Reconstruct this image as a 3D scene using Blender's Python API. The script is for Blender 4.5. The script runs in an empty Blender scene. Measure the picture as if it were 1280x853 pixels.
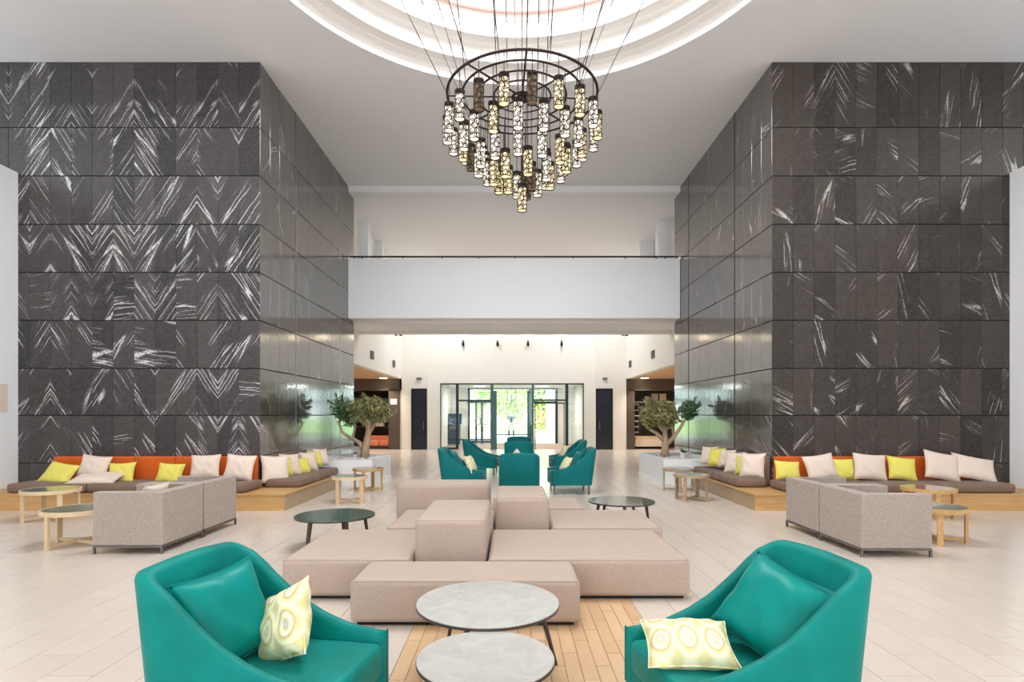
import bpy, bmesh, math, random
from mathutils import Vector, Matrix
random.seed(7)
C = bpy.context.scene.collection
SC = bpy.context.scene
PI = math.pi
R = math.radians

# ---------------------------------------------------------------- camera, sky, sun, lamps, exposure
F = 710.0; VPX = 639.0; VPY = 518.0; EYE = 1.65
cam_d = bpy.data.cameras.new('camera'); cam = bpy.data.objects.new('camera', cam_d); C.objects.link(cam)
cam.location = (0, 0, EYE); cam.rotation_euler = (R(90), 0, 0)
cam_d.sensor_width = 36; cam_d.lens = 36 * F / 1280
cam_d.shift_x = (640 - VPX) / 1280; cam_d.shift_y = (VPY - 426.5) / 1280
cam_d.clip_end = 600
SC.camera = cam

W = bpy.data.worlds.new('sky'); SC.world = W; W.use_nodes = True
wn = W.node_tree.nodes; wl = W.node_tree.links
bg = wn['Background']; bg.inputs['Color'].default_value = (0.90, 0.955, 1.0, 1); bg.inputs['Strength'].default_value = 3.4

def light(name, kind, loc, rot=(0, 0, 0), energy=100, color=(1, 1, 1), **kw):
    d = bpy.data.lights.new(name, kind); d.energy = energy; d.color = color
    for k, v in kw.items(): setattr(d, k, v)
    o = bpy.data.objects.new(name, d); C.objects.link(o); o.location = loc; o.rotation_euler = rot
    return o
light('sun', 'SUN', (0, 60, 30), (R(40), R(-35), 0), 9, (1, .95, .86), angle=R(2))
# daylight portals: the tall windows behind the camera, the entrance, added side windows
p = light('window_portal', 'AREA', (0, -4.9, 2.6), (R(90), 0, 0), 1, shape='RECTANGLE', size=13, size_y=4.4); p.data.cycles.is_portal = True
p = light('entrance_portal', 'AREA', (0, 32.1, 1.6), (R(-90), 0, 0), 1, shape='RECTANGLE', size=6.6, size_y=3.1); p.data.cycles.is_portal = True
for s_ in (-1, 1):
    p = light('added_side_portal', 'AREA', (s_ * 12.95, 2.8, 7.35), (0, s_ * R(90), 0), 1, shape='RECTANGLE', size=1.7, size_y=15.2); p.data.cycles.is_portal = True  # these serve the side window bands added for light, unseen from the camera
# added fill lamps, unseen: flush round panels above and behind the camera and over the lobby
FILL_LAMPS = [(-6.5, 3.0, 8.26), (-6.5, -1.5, 8.26), (6.5, 3.0, 8.26), (6.5, -1.5, 8.26), (0, -1.5, 8.26), (-2.8, 24.4, 8.1), (2.8, 24.4, 8.1)]
for i, q in enumerate(FILL_LAMPS):
    light('fill_lamp_light', 'AREA', (q[0], q[1], q[2] - .05), (0, 0, 0), 40 if q[1] < 20 else 150, (.97, .98, 1), shape='DISK', size=1.2)

for q in ((-1.6, 29.2, 3.06), (1.6, 29.2, 3.06)):      # two added fill lamps that brighten the vestibule
    light('fill_lamp_light', 'AREA', q, (0, 0, 0), 75, (1, .98, .94), shape='DISK', size=.6)
SC.view_settings.view_transform = 'Standard'; SC.view_settings.look = 'None'
SC.view_settings.gamma = 1; SC.view_settings.use_curve_mapping = False
SC.view_settings.exposure = 0.36
cy = SC.cycles
cy.use_denoising = True
cy.max_bounces = 8; cy.diffuse_bounces = 5; cy.glossy_bounces = 4; cy.transmission_bounces = 4; cy.transparent_max_bounces = 12
cy.sample_clamp_indirect = 4; cy.caustics_reflective = False; cy.caustics_refractive = False

# ---------------------------------------------------------------- materials
def lin(c):
    return tuple((v / 12.92 if v <= .04045 else ((v + .055) / 1.055) ** 2.4) for v in [x / 255 for x in c])
class NT:
    def __init__(s, name):
        s.m = bpy.data.materials.new(name); s.m.use_nodes = True
        s.n = s.m.node_tree.nodes; s.l = s.m.node_tree.links; s.b = s.n['Principled BSDF']
    def add(s, t, **kw):
        n = s.n.new(t)
        for k, v in kw.items():
            if k.startswith('i_'):
                key = k[2:]; key = int(key) if key.isdigit() else key.replace('_', ' ')
                if hasattr(v, 'is_linked') or hasattr(v, 'links'): s.l.new(v, n.inputs[key])
                else: n.inputs[key].default_value = v
            else: setattr(n, k, v)
        return n
    def math(s, op, a, b=None, c=None, clamp=False):
        n = s.n.new('ShaderNodeMath'); n.operation = op; n.use_clamp = clamp
        for i, v in enumerate((a, b, c)):
            if v is None: continue
            if isinstance(v, (int, float)): n.inputs[i].default_value = v
            else: s.l.new(v, n.inputs[i])
        return n.outputs[0]
    def mix(s, f, a, b):
        n = s.n.new('ShaderNodeMix'); n.data_type = 'RGBA'
        for i, v in ((0, f), (6, a), (7, b)):
            if isinstance(v, (int, float)): n.inputs[i].default_value = v
            elif isinstance(v, tuple): n.inputs[i].default_value = (*v[:3], 1)
            else: s.l.new(v, n.inputs[i])
        return n.outputs[2]
    def ramp(s, f, stops):
        n = s.n.new('ShaderNodeValToRGB'); s.l.new(f, n.inputs[0])
        e = n.color_ramp.elements
        while len(e) < len(stops): e.new(.5)
        for k, (p_, c_) in zip(e, stops): k.position = p_; k.color = (*c_, 1) if len(c_) == 3 else c_
        return n.outputs[0]
    def set(s, **kw):
        for k, v in kw.items():
            key = k.replace('_', ' ')
            if isinstance(v, (int, float)): s.b.inputs[key].default_value = v
            elif isinstance(v, tuple): s.b.inputs[key].default_value = (*v, 1) if len(v) == 3 else v
            else: s.l.new(v, s.b.inputs[key])
    def bump(s, h, strength=.2, dist=.01):
        n = s.n.new('ShaderNodeBump'); n.inputs['Strength'].default_value = strength; n.inputs['Distance'].default_value = dist
        s.l.new(h, n.inputs['Height']); s.l.new(n.outputs[0], s.b.inputs['Normal'])
def simple(name, col, rough=.5, metal=0, var=.0, scale=3, spec=.5):
    t = NT(name); c = lin(col)
    if var:
        tc = t.add('ShaderNodeTexCoord'); nz = t.add('ShaderNodeTexNoise', i_Scale=scale, i_Detail=4.0, i_Vector=tc.outputs['Object'])
        t.set(Base_Color=t.mix(nz.outputs[0], tuple(max(0, v * (1 - var)) for v in c), tuple(min(1, v * (1 + var)) for v in c)))
    else: t.set(Base_Color=c)
    t.set(Roughness=rough, Metallic=metal, Specular_IOR_Level=spec)
    return t.m
def emit(name, col, strength):
    t = NT(name); t.set(Base_Color=(.8, .8, .8), Emission_Color=col, Emission_Strength=strength); return t.m
def fabric(name, col, rough=.85, scale=260, strength=.25, var=.12, sheen=.0, speckle=0.0, stretch=(1, 1, 1)):
    t = NT(name); c = lin(col); tc = t.add('ShaderNodeTexCoord')
    mp = t.add('ShaderNodeMapping', i_Vector=tc.outputs['Object']); mp.inputs['Scale'].default_value = stretch
    nz = t.add('ShaderNodeTexNoise', i_Scale=float(scale), i_Detail=2.0, i_Vector=mp.outputs[0])
    big = t.add('ShaderNodeTexNoise', i_Scale=4.0, i_Detail=3.0, i_Vector=tc.outputs['Object'])
    a = t.mix(big.outputs[0], tuple(v * (1 - var) for v in c), tuple(min(1, v * (1 + var)) for v in c))
    if speckle:
        f = t.ramp(nz.outputs[0], [(.38, (0, 0, 0)), (.62, (1, 1, 1))])
        a = t.mix(f, t.mix(speckle, a, tuple(v * .45 for v in c)), t.mix(speckle, a, tuple(min(1, v * 1.45) for v in c)))
    t.set(Base_Color=a, Roughness=rough, Sheen_Weight=sheen, Sheen_Roughness=.4, Specular_IOR_Level=.14 if 'teal' in name else .3)
    t.bump(nz.outputs[0], strength, .004)
    return t.m

def marble(name, base, base2, vein, vein_amt, rough, mode, bump=0.0):
    """book-matched stone: object colour carries (sign, offset, row seed) of each slab"""
    t = NT(name); tc = t.add('ShaderNodeTexCoord'); oi = t.add('ShaderNodeObjectInfo')
    sep = t.add('ShaderNodeSeparateXYZ', i_Vector=tc.outputs['Object'])
    sc = t.add('ShaderNodeSeparateColor', i_Color=oi.outputs['Color'])
    sign = t.math('SUBTRACT', t.math('MULTIPLY', sc.outputs[0], 2.0), 1.0)
    gx = t.math('ADD', t.math('MULTIPLY', sep.outputs[0], sign), sc.outputs[1])
    if mode == 'chevron':
        ang = t.math('MULTIPLY', oi.outputs['Alpha'], R(57)); ca = t.math('COSINE', ang); sa = t.math('SINE', ang)
        s_ = t.math('SUBTRACT', t.math('MULTIPLY', gx, sa), t.math('MULTIPLY', sep.outputs[2], ca))
        t_ = t.math('ADD', t.math('MULTIPLY', gx, ca), t.math('MULTIPLY', sep.outputs[2], sa))
    else:
        rr = t.add('ShaderNodeTexWhiteNoise'); rr.noise_dimensions = '1D'; t.l.new(t.math('MULTIPLY', oi.outputs['Random'], 91.7), rr.inputs['W'])
        ang = t.math('ADD', t.math('MULTIPLY', rr.outputs[0], 2.6), .2)
        ca = t.math('COSINE', ang); sa = t.math('SINE', ang)
        s_ = t.math('SUBTRACT', t.math('MULTIPLY', gx, sa), t.math('MULTIPLY', sep.outputs[2], ca))
        t_ = t.math('ADD', t.math('MULTIPLY', gx, ca), t.math('MULTIPLY', sep.outputs[2], sa))
    seed = t.math('MULTIPLY', sc.outputs[2], 37.0)
    def vec(fs, ft, fz=1.0):
        n = t.add('ShaderNodeCombineXYZ')
        t.l.new(t.math('MULTIPLY', s_, fs), n.inputs[0]); t.l.new(t.math('MULTIPLY', t_, ft), n.inputs[1]); t.l.new(t.math('MULTIPLY', seed, fz), n.inputs[2])
        return n.outputs[0]
    n1 = t.add('ShaderNodeTexNoise', i_Scale=1.0, i_Detail=2.0, i_Roughness=.45, i_Distortion=.08, i_Vector=vec(16, .45))
    n2 = t.add('ShaderNodeTexNoise', i_Scale=1.0, i_Detail=1.0, i_Vector=vec(3.4, 1.0, 1.7))
    n3 = t.add('ShaderNodeTexNoise', i_Scale=1.0, i_Detail=4.0, i_Roughness=.7, i_Vector=vec(30, 30, 1.1))
    r1 = t.math('ABSOLUTE', t.math('SUBTRACT', n1.outputs[0], .5))
    hair = t.ramp(r1, [(0.0, (.35, .35, .35)), (.008, (.25, .25, .25)), (.016, (0, 0, 0))])
    dn = t.add('ShaderNodeTexNoise', i_Scale=1.0, i_Detail=1.0, i_Vector=vec(3, 5, 2.3))
    vv = t.add('ShaderNodeCombineXYZ'); t.l.new(t.math('ADD', t.math('MULTIPLY', s_, 9.5), t.math('MULTIPLY', dn.outputs[0], .35)), vv.inputs[0]); t.l.new(t.math('ADD', t.math('MULTIPLY', t_, .42), t.math('MULTIPLY', seed, 3.1)), vv.inputs[1])
    vo = t.add('ShaderNodeTexVoronoi', i_Scale=1.0, i_Vector=vv.outputs[0]); vo.voronoi_dimensions = '2D'; vo.feature = 'DISTANCE_TO_EDGE'
    line0 = t.ramp(vo.outputs['Distance'], [(0.0, (1, 1, 1)), (.03, (.7, .7, .7)), (.06, (0, 0, 0))])
    line = t.math('MAXIMUM', line0, hair)
    mask = t.ramp(n2.outputs[0], [(.60 - .2 * vein_amt, (0, 0, 0)), (.70 - .2 * vein_amt, (1, 1, 1))])
    brk = t.ramp(n3.outputs[0], [(.36, (.1, .1, .1)), (.5, (1, 1, 1))])
    v = t.math('MULTIPLY', t.math('MULTIPLY', line, mask), brk, clamp=True)
    cl = t.add('ShaderNodeTexNoise', i_Scale=6.0, i_Detail=7.0, i_Roughness=.72, i_Vector=tc.outputs['Object'])
    cl2 = t.math('ADD', t.math('MULTIPLY', cl.outputs[0], 1.1), t.math('SUBTRACT', t.math('MULTIPLY', oi.outputs['Random'], .5), .3))
    bc = t.mix(cl2, base, base2)
    fine = t.ramp(n3.outputs[0], [(.45, (0, 0, 0)), (.8, (1, 1, 1))])
    bc = t.mix(t.math('MULTIPLY', fine, .07), bc, vein)
    t.set(Base_Color=t.mix(v, bc, vein), Roughness=rough, Specular_IOR_Level=.8 if bump else .24, IOR=1.8 if bump else 1.5)
    if bump:
        wv = t.add('ShaderNodeTexNoise', i_Scale=1.0, i_Detail=1.0, i_Vector=tc.outputs['Object'])
        mp = t.add('ShaderNodeMapping', i_Vector=tc.outputs['Object']); mp.inputs['Scale'].default_value = (9, 9, .7)
        t.l.new(mp.outputs[0], wv.inputs['Vector']); t.bump(wv.outputs[0], bump, .01)
    return t.m

M = {}
M['marble_left'] = marble('veined dark marble', (.022, .021, .023), (.090, .081, .079), (.78, .77, .78), .54, .36, 'chevron')
M['marble_right'] = marble('dark brown marble', (.020, .017, .015), (.075, .062, .053), (.58, .55, .52), .18, .34, 'random')
M['marble_side'] = marble('polished dark marble', (.050, .046, .043), (.095, .085, .078), (.42, .40, .38), .12, .11, 'random', .12)
M['joint'] = simple('dark joint', (38, 36, 36), .8)
M['white'] = simple('white paint', (239, 241, 243), .6, var=.015)
M['ceiling'] = simple('warm white ceiling paint', (231, 231, 232), .7, var=.01)
M['cream'] = simple('cream paint', (238, 236, 230), .6, var=.02)
M['dome'] = simple('dome plaster', (246, 243, 240), .6)
M['metal_strip'] = simple('brushed steel strip', (150, 148, 145), .3, 1)
M['black'] = simple('black metal', (30, 29, 30), .4, .6)
M['bronze'] = simple('dark bronze', (58, 48, 44), .45, .7)
M['frame_dark'] = simple('dark anodised frame', (42, 58, 60), .4, .5)
M['frame_green'] = simple('green grey frame', (70, 100, 100), .4, .4)
M['door_dark'] = simple('smoked dark door', (44, 48, 58), .2, .0, var=.2, scale=2)
M['steel'] = simple('grey steel', (120, 116, 112), .4, .8)
def stone_floor():
    t = NT('beige floor tile'); tc = t.add('ShaderNodeTexCoord'); oi = t.add('ShaderNodeObjectInfo')
    n = t.add('ShaderNodeTexNoise', i_Scale=2.2, i_Detail=6.0, i_Roughness=.6, i_Vector=t.add('ShaderNodeNewGeometry').outputs['Position'])
    f = t.math('ADD', t.math('MULTIPLY', n.outputs[0], .8), t.math('MULTIPLY', oi.outputs['Random'], .25))
    t.set(Base_Color=t.mix(f, lin((204, 191, 179)), lin((218, 206, 195))), Roughness=.22, Specular_IOR_Level=.5)
    return t.m
M['tile'] = stone_floor()
M['grout'] = simple('beige grout', (176, 152, 134), .9)
def plank_mat():
    t = NT('tan oak plank'); tc = t.add('ShaderNodeTexCoord'); oi = t.add('ShaderNodeObjectInfo')
    mp = t.add('ShaderNodeMapping', i_Vector=tc.outputs['Object']); mp.inputs['Scale'].default_value = (60, 5, 5)
    mp.inputs['Location'].default_value = (0, 0, 0)
    n = t.add('ShaderNodeTexNoise', i_Scale=1.0, i_Detail=4.0, i_Vector=mp.outputs[0])
    f = t.math('ADD', t.math('MULTIPLY', n.outputs[0], .6), t.math('MULTIPLY', oi.outputs['Random'], .4))
    t.set(Base_Color=t.mix(f, lin((196, 158, 118)), lin((226, 194, 156))), Roughness=.35)
    return t.m
M['plank'] = plank_mat()
M['teal'] = fabric('teal velvet', (0, 124, 116), .5, 30, .12, .42, .05)
M['teal_dark'] = fabric('deep teal velvet', (6, 106, 108), .6, 30, .08, .2, .12)
M['teal_cushion'] = fabric('teal satin velvet', (0, 130, 122), .36, 24, .14, .3, .05)
M['pouf'] = fabric('taupe woven fabric', (184, 165, 151), .85, 120, .35, .06, .10, .22, (3, 3, .8))
M['tweed'] = fabric('grey beige tweed', (170, 157, 148), .9, 130, .4, .06, .1, .6)
M['brown_seat'] = fabric('brown seat fabric', (128, 106, 92), .9, 160, .3, .08, .1, .3)
M['beige'] = fabric('beige linen', (226, 208, 194), .9, 200, .2, .05, .1)
M['yellow'] = fabric('lime yellow linen', (226, 216, 104), .85, 120, .25, .1, .1)
M['orange'] = fabric('burnt orange fabric', (214, 98, 30), .85, 160, .2, .12, .1)
M['orange_soft'] = fabric('salmon orange fabric', (226, 140, 106), .85, 160, .2, .1, .1)
def wood(name, a, b, rough=.4, sc=(1, 14, 14)):
    t = NT(name); tc = t.add('ShaderNodeTexCoord'); mp = t.add('ShaderNodeMapping', i_Vector=tc.outputs['Object']); mp.inputs['Scale'].default_value = sc
    n = t.add('ShaderNodeTexNoise', i_Scale=2.0, i_Detail=6.0, i_Distortion=.4, i_Vector=mp.outputs[0])
    t.set(Base_Color=t.mix(n.outputs[0], lin(a), lin(b)), Roughness=rough); t.bump(n.outputs[0], .06, .004); return t.m
M['oak'] = wood('golden oak', (176, 132, 76), (222, 182, 122))
M['oak_pale'] = wood('pale oak', (206, 178, 138), (234, 212, 176), sc=(14, 14, 1))
M['oak_dark'] = wood('shaded veneer', (150, 126, 98), (190, 166, 136))  # bench sides' duller light is mixed in; also wood of two side tables
M['dark_wood'] = wood('dark stained wood', (52, 42, 38), (84, 68, 60), sc=(14, 14, 1))
M['ceil_wood'] = wood('warm ceiling veneer', (214, 176, 132), (236, 204, 164))
def table_stone(name, a, b, rough):
    t = NT(name); tc = t.add('ShaderNodeTexCoord')
    n = t.add('ShaderNodeTexNoise', i_Scale=7.0, i_Detail=8.0, i_Roughness=.65, i_Distortion=1.2, i_Vector=tc.outputs['Object'])
    f = t.ramp(n.outputs[0], [(.3, (0, 0, 0)), (.7, (1, 1, 1))])
    t.set(Base_Color=t.mix(f, lin(a), lin(b)), Roughness=rough, Specular_IOR_Level=.6, Coat_Weight=.5, Coat_Roughness=.05); return t.m
M['stone_pale'] = table_stone('pale grey ceramic top', (176, 174, 168), (196, 193, 186), .12)
M['stone_green'] = table_stone('dark green marble top', (40, 66, 62), (84, 112, 104), .15)
M['stone_inlay'] = table_stone('grey green stone inlay', (100, 112, 100), (150, 158, 142), .2)
def ikat():
    t = NT('cream and lime ikat print'); tc = t.add('ShaderNodeTexCoord')
    mp = t.add('ShaderNodeMapping', i_Vector=tc.outputs['Object']); mp.inputs['Scale'].default_value = (8.0, 5.2, 1)
    mp.inputs['Location'].default_value = (.1, .2, 0)
    n = t.add('ShaderNodeTexNoise', i_Scale=5.0, i_Detail=2.0, i_Vector=tc.outputs['Object'])
    sp = t.add('ShaderNodeSeparateXYZ', i_Vector=mp.outputs[0])
    px = t.math('PINGPONG', sp.outputs[0], .5); py = t.math('PINGPONG', sp.outputs[1], .5)
    d = t.math('ADD', t.math('SQRT', t.math('ADD', t.math('MULTIPLY', px, px), t.math('MULTIPLY', py, py))), t.math('MULTIPLY', n.outputs[0], .10))
    c = t.ramp(d, [(.0, lin((222, 216, 202))), (.17, lin((206, 196, 182))), (.20, lin((226, 228, 160))), (.29, lin((240, 236, 216))), (.38, lin((200, 176, 128))), (.44, lin((226, 224, 150))), (.52, lin((238, 234, 205))), (.64, lin((214, 206, 150)))])
    t.set(Base_Color=c, Roughness=.8); n2 = t.add('ShaderNodeTexNoise', i_Scale=180.0, i_Vector=tc.outputs['Object']); t.bump(n2.outputs[0], .2, .003); return t.m
M['ikat'] = ikat()
def glass():
    t = NT('clear glass'); t.n.remove(t.b); out = t.n['Material Output']
    tr = t.add('ShaderNodeBsdfTransparent'); tr.inputs[0].default_value = (.93, .98, .96, 1); gl = t.add('ShaderNodeBsdfGlossy'); gl.inputs['Roughness'].default_value = .02
    fr = t.add('ShaderNodeFresnel'); fr.inputs[0].default_value = 1.45
    mx = t.add('ShaderNodeMixShader'); t.l.new(fr.outputs[0], mx.inputs[0]); t.l.new(tr.outputs[0], mx.inputs[1]); t.l.new(gl.outputs[0], mx.inputs[2]); t.l.new(mx.outputs[0], out.inputs[0])
    return t.m
M['glass'] = glass()
M['lamp_white'] = emit('lit frosted glass', (1, .90, .70), .85)
M['lamp_warm'] = emit('lit amber glass', (1, .76, .30), .8)
M['dome_fill'] = emit('added dome fill glow', (.95, .975, 1), 10.5)  # glow of the added disc above the dome that lights the hall
M['panel'] = emit('added fill panel glow', (.97, .98, 1), 3)  # glow of the added fill lamps in hall, lobby and vestibule
M['spot_warm'] = emit('lit downlight', (1, .8, .5), 12)
M['bark'] = simple('olive bark', (182, 156, 128), .9, var=.3, scale=14)
def leaf(name, a, b):
    t = NT(name); g = t.add('ShaderNodeNewGeometry'); t.set(Base_Color=t.mix(g.outputs['Random Per Island'], lin(a), lin(b)), Roughness=.6); return t.m
M['olive_leaf'] = leaf('olive leaves', (104, 106, 62), (186, 182, 128))
M['green_leaf'] = leaf('green leaves', (56, 90, 56), (110, 140, 92))
M['tree_leaf'] = leaf('garden leaves', (140, 172, 104), (222, 230, 164))
M['pebble'] = leaf('white pebbles', (190, 186, 184), (240, 238, 236))
M['lawn'] = simple('lawn grass', (176, 206, 138), .9, var=.25, scale=.6)
M['paving'] = simple('pale paving', (214, 208, 204), .7, var=.05, scale=1)
M['navy'] = simple('dark blue laminate', (44, 62, 92), .35)
M['stone_dark'] = simple('dark brown stone', (88, 78, 72), .35, var=.18, scale=3)
M['pot'] = simple('white ceramic', (236, 234, 230), .3)
M['rose'] = simple('red flowers', (200, 90, 80), .8)

# ---------------------------------------------------------------- helpers
def link(name, bm, mat, parent=None, loc=None, rot=None, smooth=False):
    me = bpy.data.meshes.new(name); bm.normal_update(); bm.to_mesh(me); bm.free()
    for m in (mat if isinstance(mat, (list, tuple)) else [mat]): me.materials.append(m)
    if smooth:
        for f in me.polygons: f.use_smooth = True
    o = bpy.data.objects.new(name, me); C.objects.link(o)
    if parent: o.parent = parent
    if loc: o.location = loc
    if rot: o.rotation_euler = rot
    return o
def tag(o, label=None, cat=None, group=None, kind=None):
    if label: o['label'] = label
    if cat: o['category'] = cat
    if group: o['group'] = group
    if kind: o['kind'] = kind
    return o
def empty(name, loc, rz=0, label=None, cat=None, group=None, kind=None):
    o = bpy.data.objects.new(name, None); C.objects.link(o); o.location = loc; o.rotation_euler = (0, 0, rz); o.empty_display_size = .1
    return tag(o, label, cat, group, kind)
def copy_tree(o, parent=None):
    c = o.copy(); C.objects.link(c)
    if parent: c.parent = parent
    for ch in list(o.children): copy_tree(ch, c)
    return c
def B(): return bmesh.new()
def box(bm, x0, x1, y0, y1, z0, z1):
    vs = [bm.verts.new((x, y, z)) for z in (z0, z1) for y in (y0, y1) for x in (x0, x1)]
    for f in ((0, 2, 3, 1), (4, 5, 7, 6), (0, 1, 5, 4), (2, 6, 7, 3), (0, 4, 6, 2), (1, 3, 7, 5)): bm.faces.new([vs[i] for i in f])
    return vs
def rbox(x0, x1, y0, y1, z0, z1, r=.04, seg=3):
    bm = B(); box(bm, x0, x1, y0, y1, z0, z1)
    bmesh.ops.bevel(bm, geom=bm.edges[:], offset=r, segments=seg, profile=.5, affect='EDGES'); return bm
def tube(bm, pts, rad, seg=8, closed=False, cap=True):
    pts = [Vector(p_) for p_ in pts]; n = len(pts); rings = []
    rads = rad if isinstance(rad, (list, tuple)) else [rad] * n
    up = None
    for i in range(n):
        a = pts[(i - 1) % n] if (closed or i > 0) else pts[i]; b = pts[(i + 1) % n] if (closed or i < n - 1) else pts[i]
        t = (b - a).normalized()
        if up is None:
            up = Vector((0, 0, 1)) if abs(t.z) < .9 else Vector((1, 0, 0))
        s_ = t.cross(up)
        if s_.length < 1e-4: s_ = t.cross(Vector((1, .3, 0)))
        s_.normalize(); u = s_.cross(t).normalized(); up = u
        rings.append([bm.verts.new(pts[i] + (s_ * math.cos(2 * PI * k / seg) + u * math.sin(2 * PI * k / seg)) * rads[i]) for k in range(seg)])
    for i in range(n if closed else n - 1):
        a, b = rings[i], rings[(i + 1) % n]
        for k in range(seg): bm.faces.new((a[k], a[(k + 1) % seg], b[(k + 1) % seg], b[k]))
    if cap and not closed:
        bm.faces.new(rings[0][::-1]); bm.faces.new(rings[-1])
def lathe(bm, prof, seg=48, cx=0, cy=0, closed_ends=True):
    rings = []
    for r, z in prof:
        if r < 1e-5: rings.append([bm.verts.new((cx, cy, z))])
        else: rings.append([bm.verts.new((cx + r * math.cos(2 * PI * k / seg), cy + r * math.sin(2 * PI * k / seg), z)) for k in range(seg)])
    for a, b in zip(rings, rings[1:]):
        for k in range(seg):
            k2 = (k + 1) % seg
            if len(a) == 1 and len(b) == 1: continue
            if len(a) == 1: bm.faces.new((a[0], b[k2], b[k]))
            elif len(b) == 1: bm.faces.new((a[k], a[k2], b[0]))
            else: bm.faces.new((a[k], a[k2], b[k2], b[k]))
def struct(name, bm, mat, parent=None, smooth=False):
    o = link(name, bm, mat, parent, smooth=smooth)
    if not parent: o['kind'] = 'structure'
    return o
def sbox(name, *a, mat='white', parent=None):
    bm = B(); box(bm, *a); return struct(name, bm, M[mat], parent)
def X(px, d): return (px - VPX) * d / F
def Z(py, d): return EYE - (py - VPY) * d / F

# ---------------------------------------------------------------- the shell
CEIL = 8.28; DW = 10.7; XL = -4.73; XR = 4.91; DF = 16.49; DE = 17.08; XO = 13.0
WL = -9.27; WR = 9.37; GZ = 6.19; LB = 26.6; XLL = -5.1; XLR = 5.36

# ceiling with the round opening
cx, cyy, cr = .15, 7.34, 4.09
bm = B(); angs = sorted([2 * PI * k / 96 for k in range(96)])
def rect_hit(a):
    dx, dy = math.cos(a), math.sin(a); t = 1e9
    if dx > 1e-9: t = min(t, (XO - cx) / dx)
    if dx < -1e-9: t = min(t, (-XO - cx) / dx)
    if dy > 1e-9: t = min(t, (DF - cyy) / dy)
    if dy < -1e-9: t = min(t, (-5 - cyy) / dy)
    return (cx + dx * t, cyy + dy * t, CEIL)
for px_, py_ in ((XO, DF), (-XO, DF), (-XO, -5), (XO, -5)): angs.append(math.atan2(py_ - cyy, px_ - cx) % (2 * PI))
angs = sorted(set(round(a, 6) for a in angs)); inn = []; out = []
for a in angs: inn.append(bm.verts.new((cx + cr * math.cos(a), cyy + cr * math.sin(a), CEIL))); out.append(bm.verts.new(rect_hit(a)))
for i in range(len(angs)):
    j = (i + 1) % len(angs); bm.faces.new((inn[i], inn[j], out[j], out[i]))
struct('ceiling', bm, M['ceiling'])
bm = B()
lathe(bm, [(4.09, 8.28), (4.09, 8.476), (3.99, 8.476), (3.98, 8.462), (3.92, 8.462), (3.91, 8.476), (3.70, 8.476), (3.70, 8.74), (3.62, 8.74), (3.61, 8.728), (3.56, 8.728), (3.55, 8.74), (3.35, 8.74), (3.35, 9.02), (3.30, 9.03), (3.30, 9.05), (3.1, 9.2), (2.75, 9.38), (2.3, 9.5), (2.3, 9.6)], 96, cx, cyy)
struct('ceiling_dome', bm, M['dome'])
bm = B(); lathe(bm, [(2.3, 9.58), (0, 9.58)], 64, cx, cyy); oc = struct('ceiling_fill_disc', bm, M['dome_fill'])  # added glowing disc, out of view, standing in for the dome's light source
bm = B(); tube(bm, [(cx + 3.2 * math.cos(2 * PI * k / 96), cyy + 3.2 * math.sin(2 * PI * k / 96), 9.11) for k in range(96)], .025, 6, True); struct('trim_dome_ring', bm, simple('rose gilt line', (206, 160, 150), .5))
# fascia and the lobby ceiling beyond
sbox('trim_fascia', XL - .4, XR + .4, DF, DF + .15, 8.11, CEIL + .02)
sbox('ceiling_lobby', -XO, XO, DF + .14, LB + .3, 8.12, 8.3, mat='ceiling')
# housings and glowing panels of the added fill lamps
for i, q in enumerate(FILL_LAMPS):
    bm = B(); lathe(bm, [(0, 0), (.62, 0), (.66, .015), (.66, .03), (0, .03)], 32)
    e = empty('fill_lamp', (q[0], q[1], q[2] - .02), 0, ('added round fill lamp on the hall ceiling, left of the dome nearer the marble', 'added round fill lamp on the hall ceiling, left rear by the window wall', 'added round fill lamp on the hall ceiling, right of the dome nearer the marble', 'added round fill lamp on the hall ceiling, right rear by the window wall', 'added round fill lamp on the hall ceiling, middle rear by the window wall', 'added round fill lamp over the lobby hidden behind the balcony, left one', 'added round fill lamp over the lobby hidden behind the balcony, right one')[i], 'lamp', 'added fill lamps')
    o = link('housing', bm, M['white'], e)
    bm = B(); lathe(bm, [(0, -.004), (.58, -.004)], 32); link('diffuser', bm, M['panel'], e)

# slab-clad walls
ROWZ = [Z(y, DW) for y in (78, 160, 220.5, 281, 341, 401, 461, 519.5, 579)] + [0.0]
ROWZ[0] = CEIL
def slab_mesh(w, h, th=.02):
    bm = B(); ch = .004
    a = [(-w / 2, -h / 2), (w / 2, -h / 2), (w / 2, h / 2), (-w / 2, h / 2)]
    f = [(x - math.copysign(ch, x), z - math.copysign(ch, z)) for x, z in a]
    vb = [bm.verts.new((x, 0, z)) for x, z in a]; vm = [bm.verts.new((x, -th + ch, z)) for x, z in a]; vf = [bm.verts.new((x, -th, z)) for x, z in f]
    for p_, q_ in ((vb, vm), (vm, vf)):
        for k in range(4): bm.faces.new((p_[k], p_[(k + 1) % 4], q_[(k + 1) % 4], q_[k]))
    bm.faces.new(vf); me = bpy.data.meshes.new('tile'); bm.normal_update(); bm.to_mesh(me); bm.free(); return me
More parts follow.
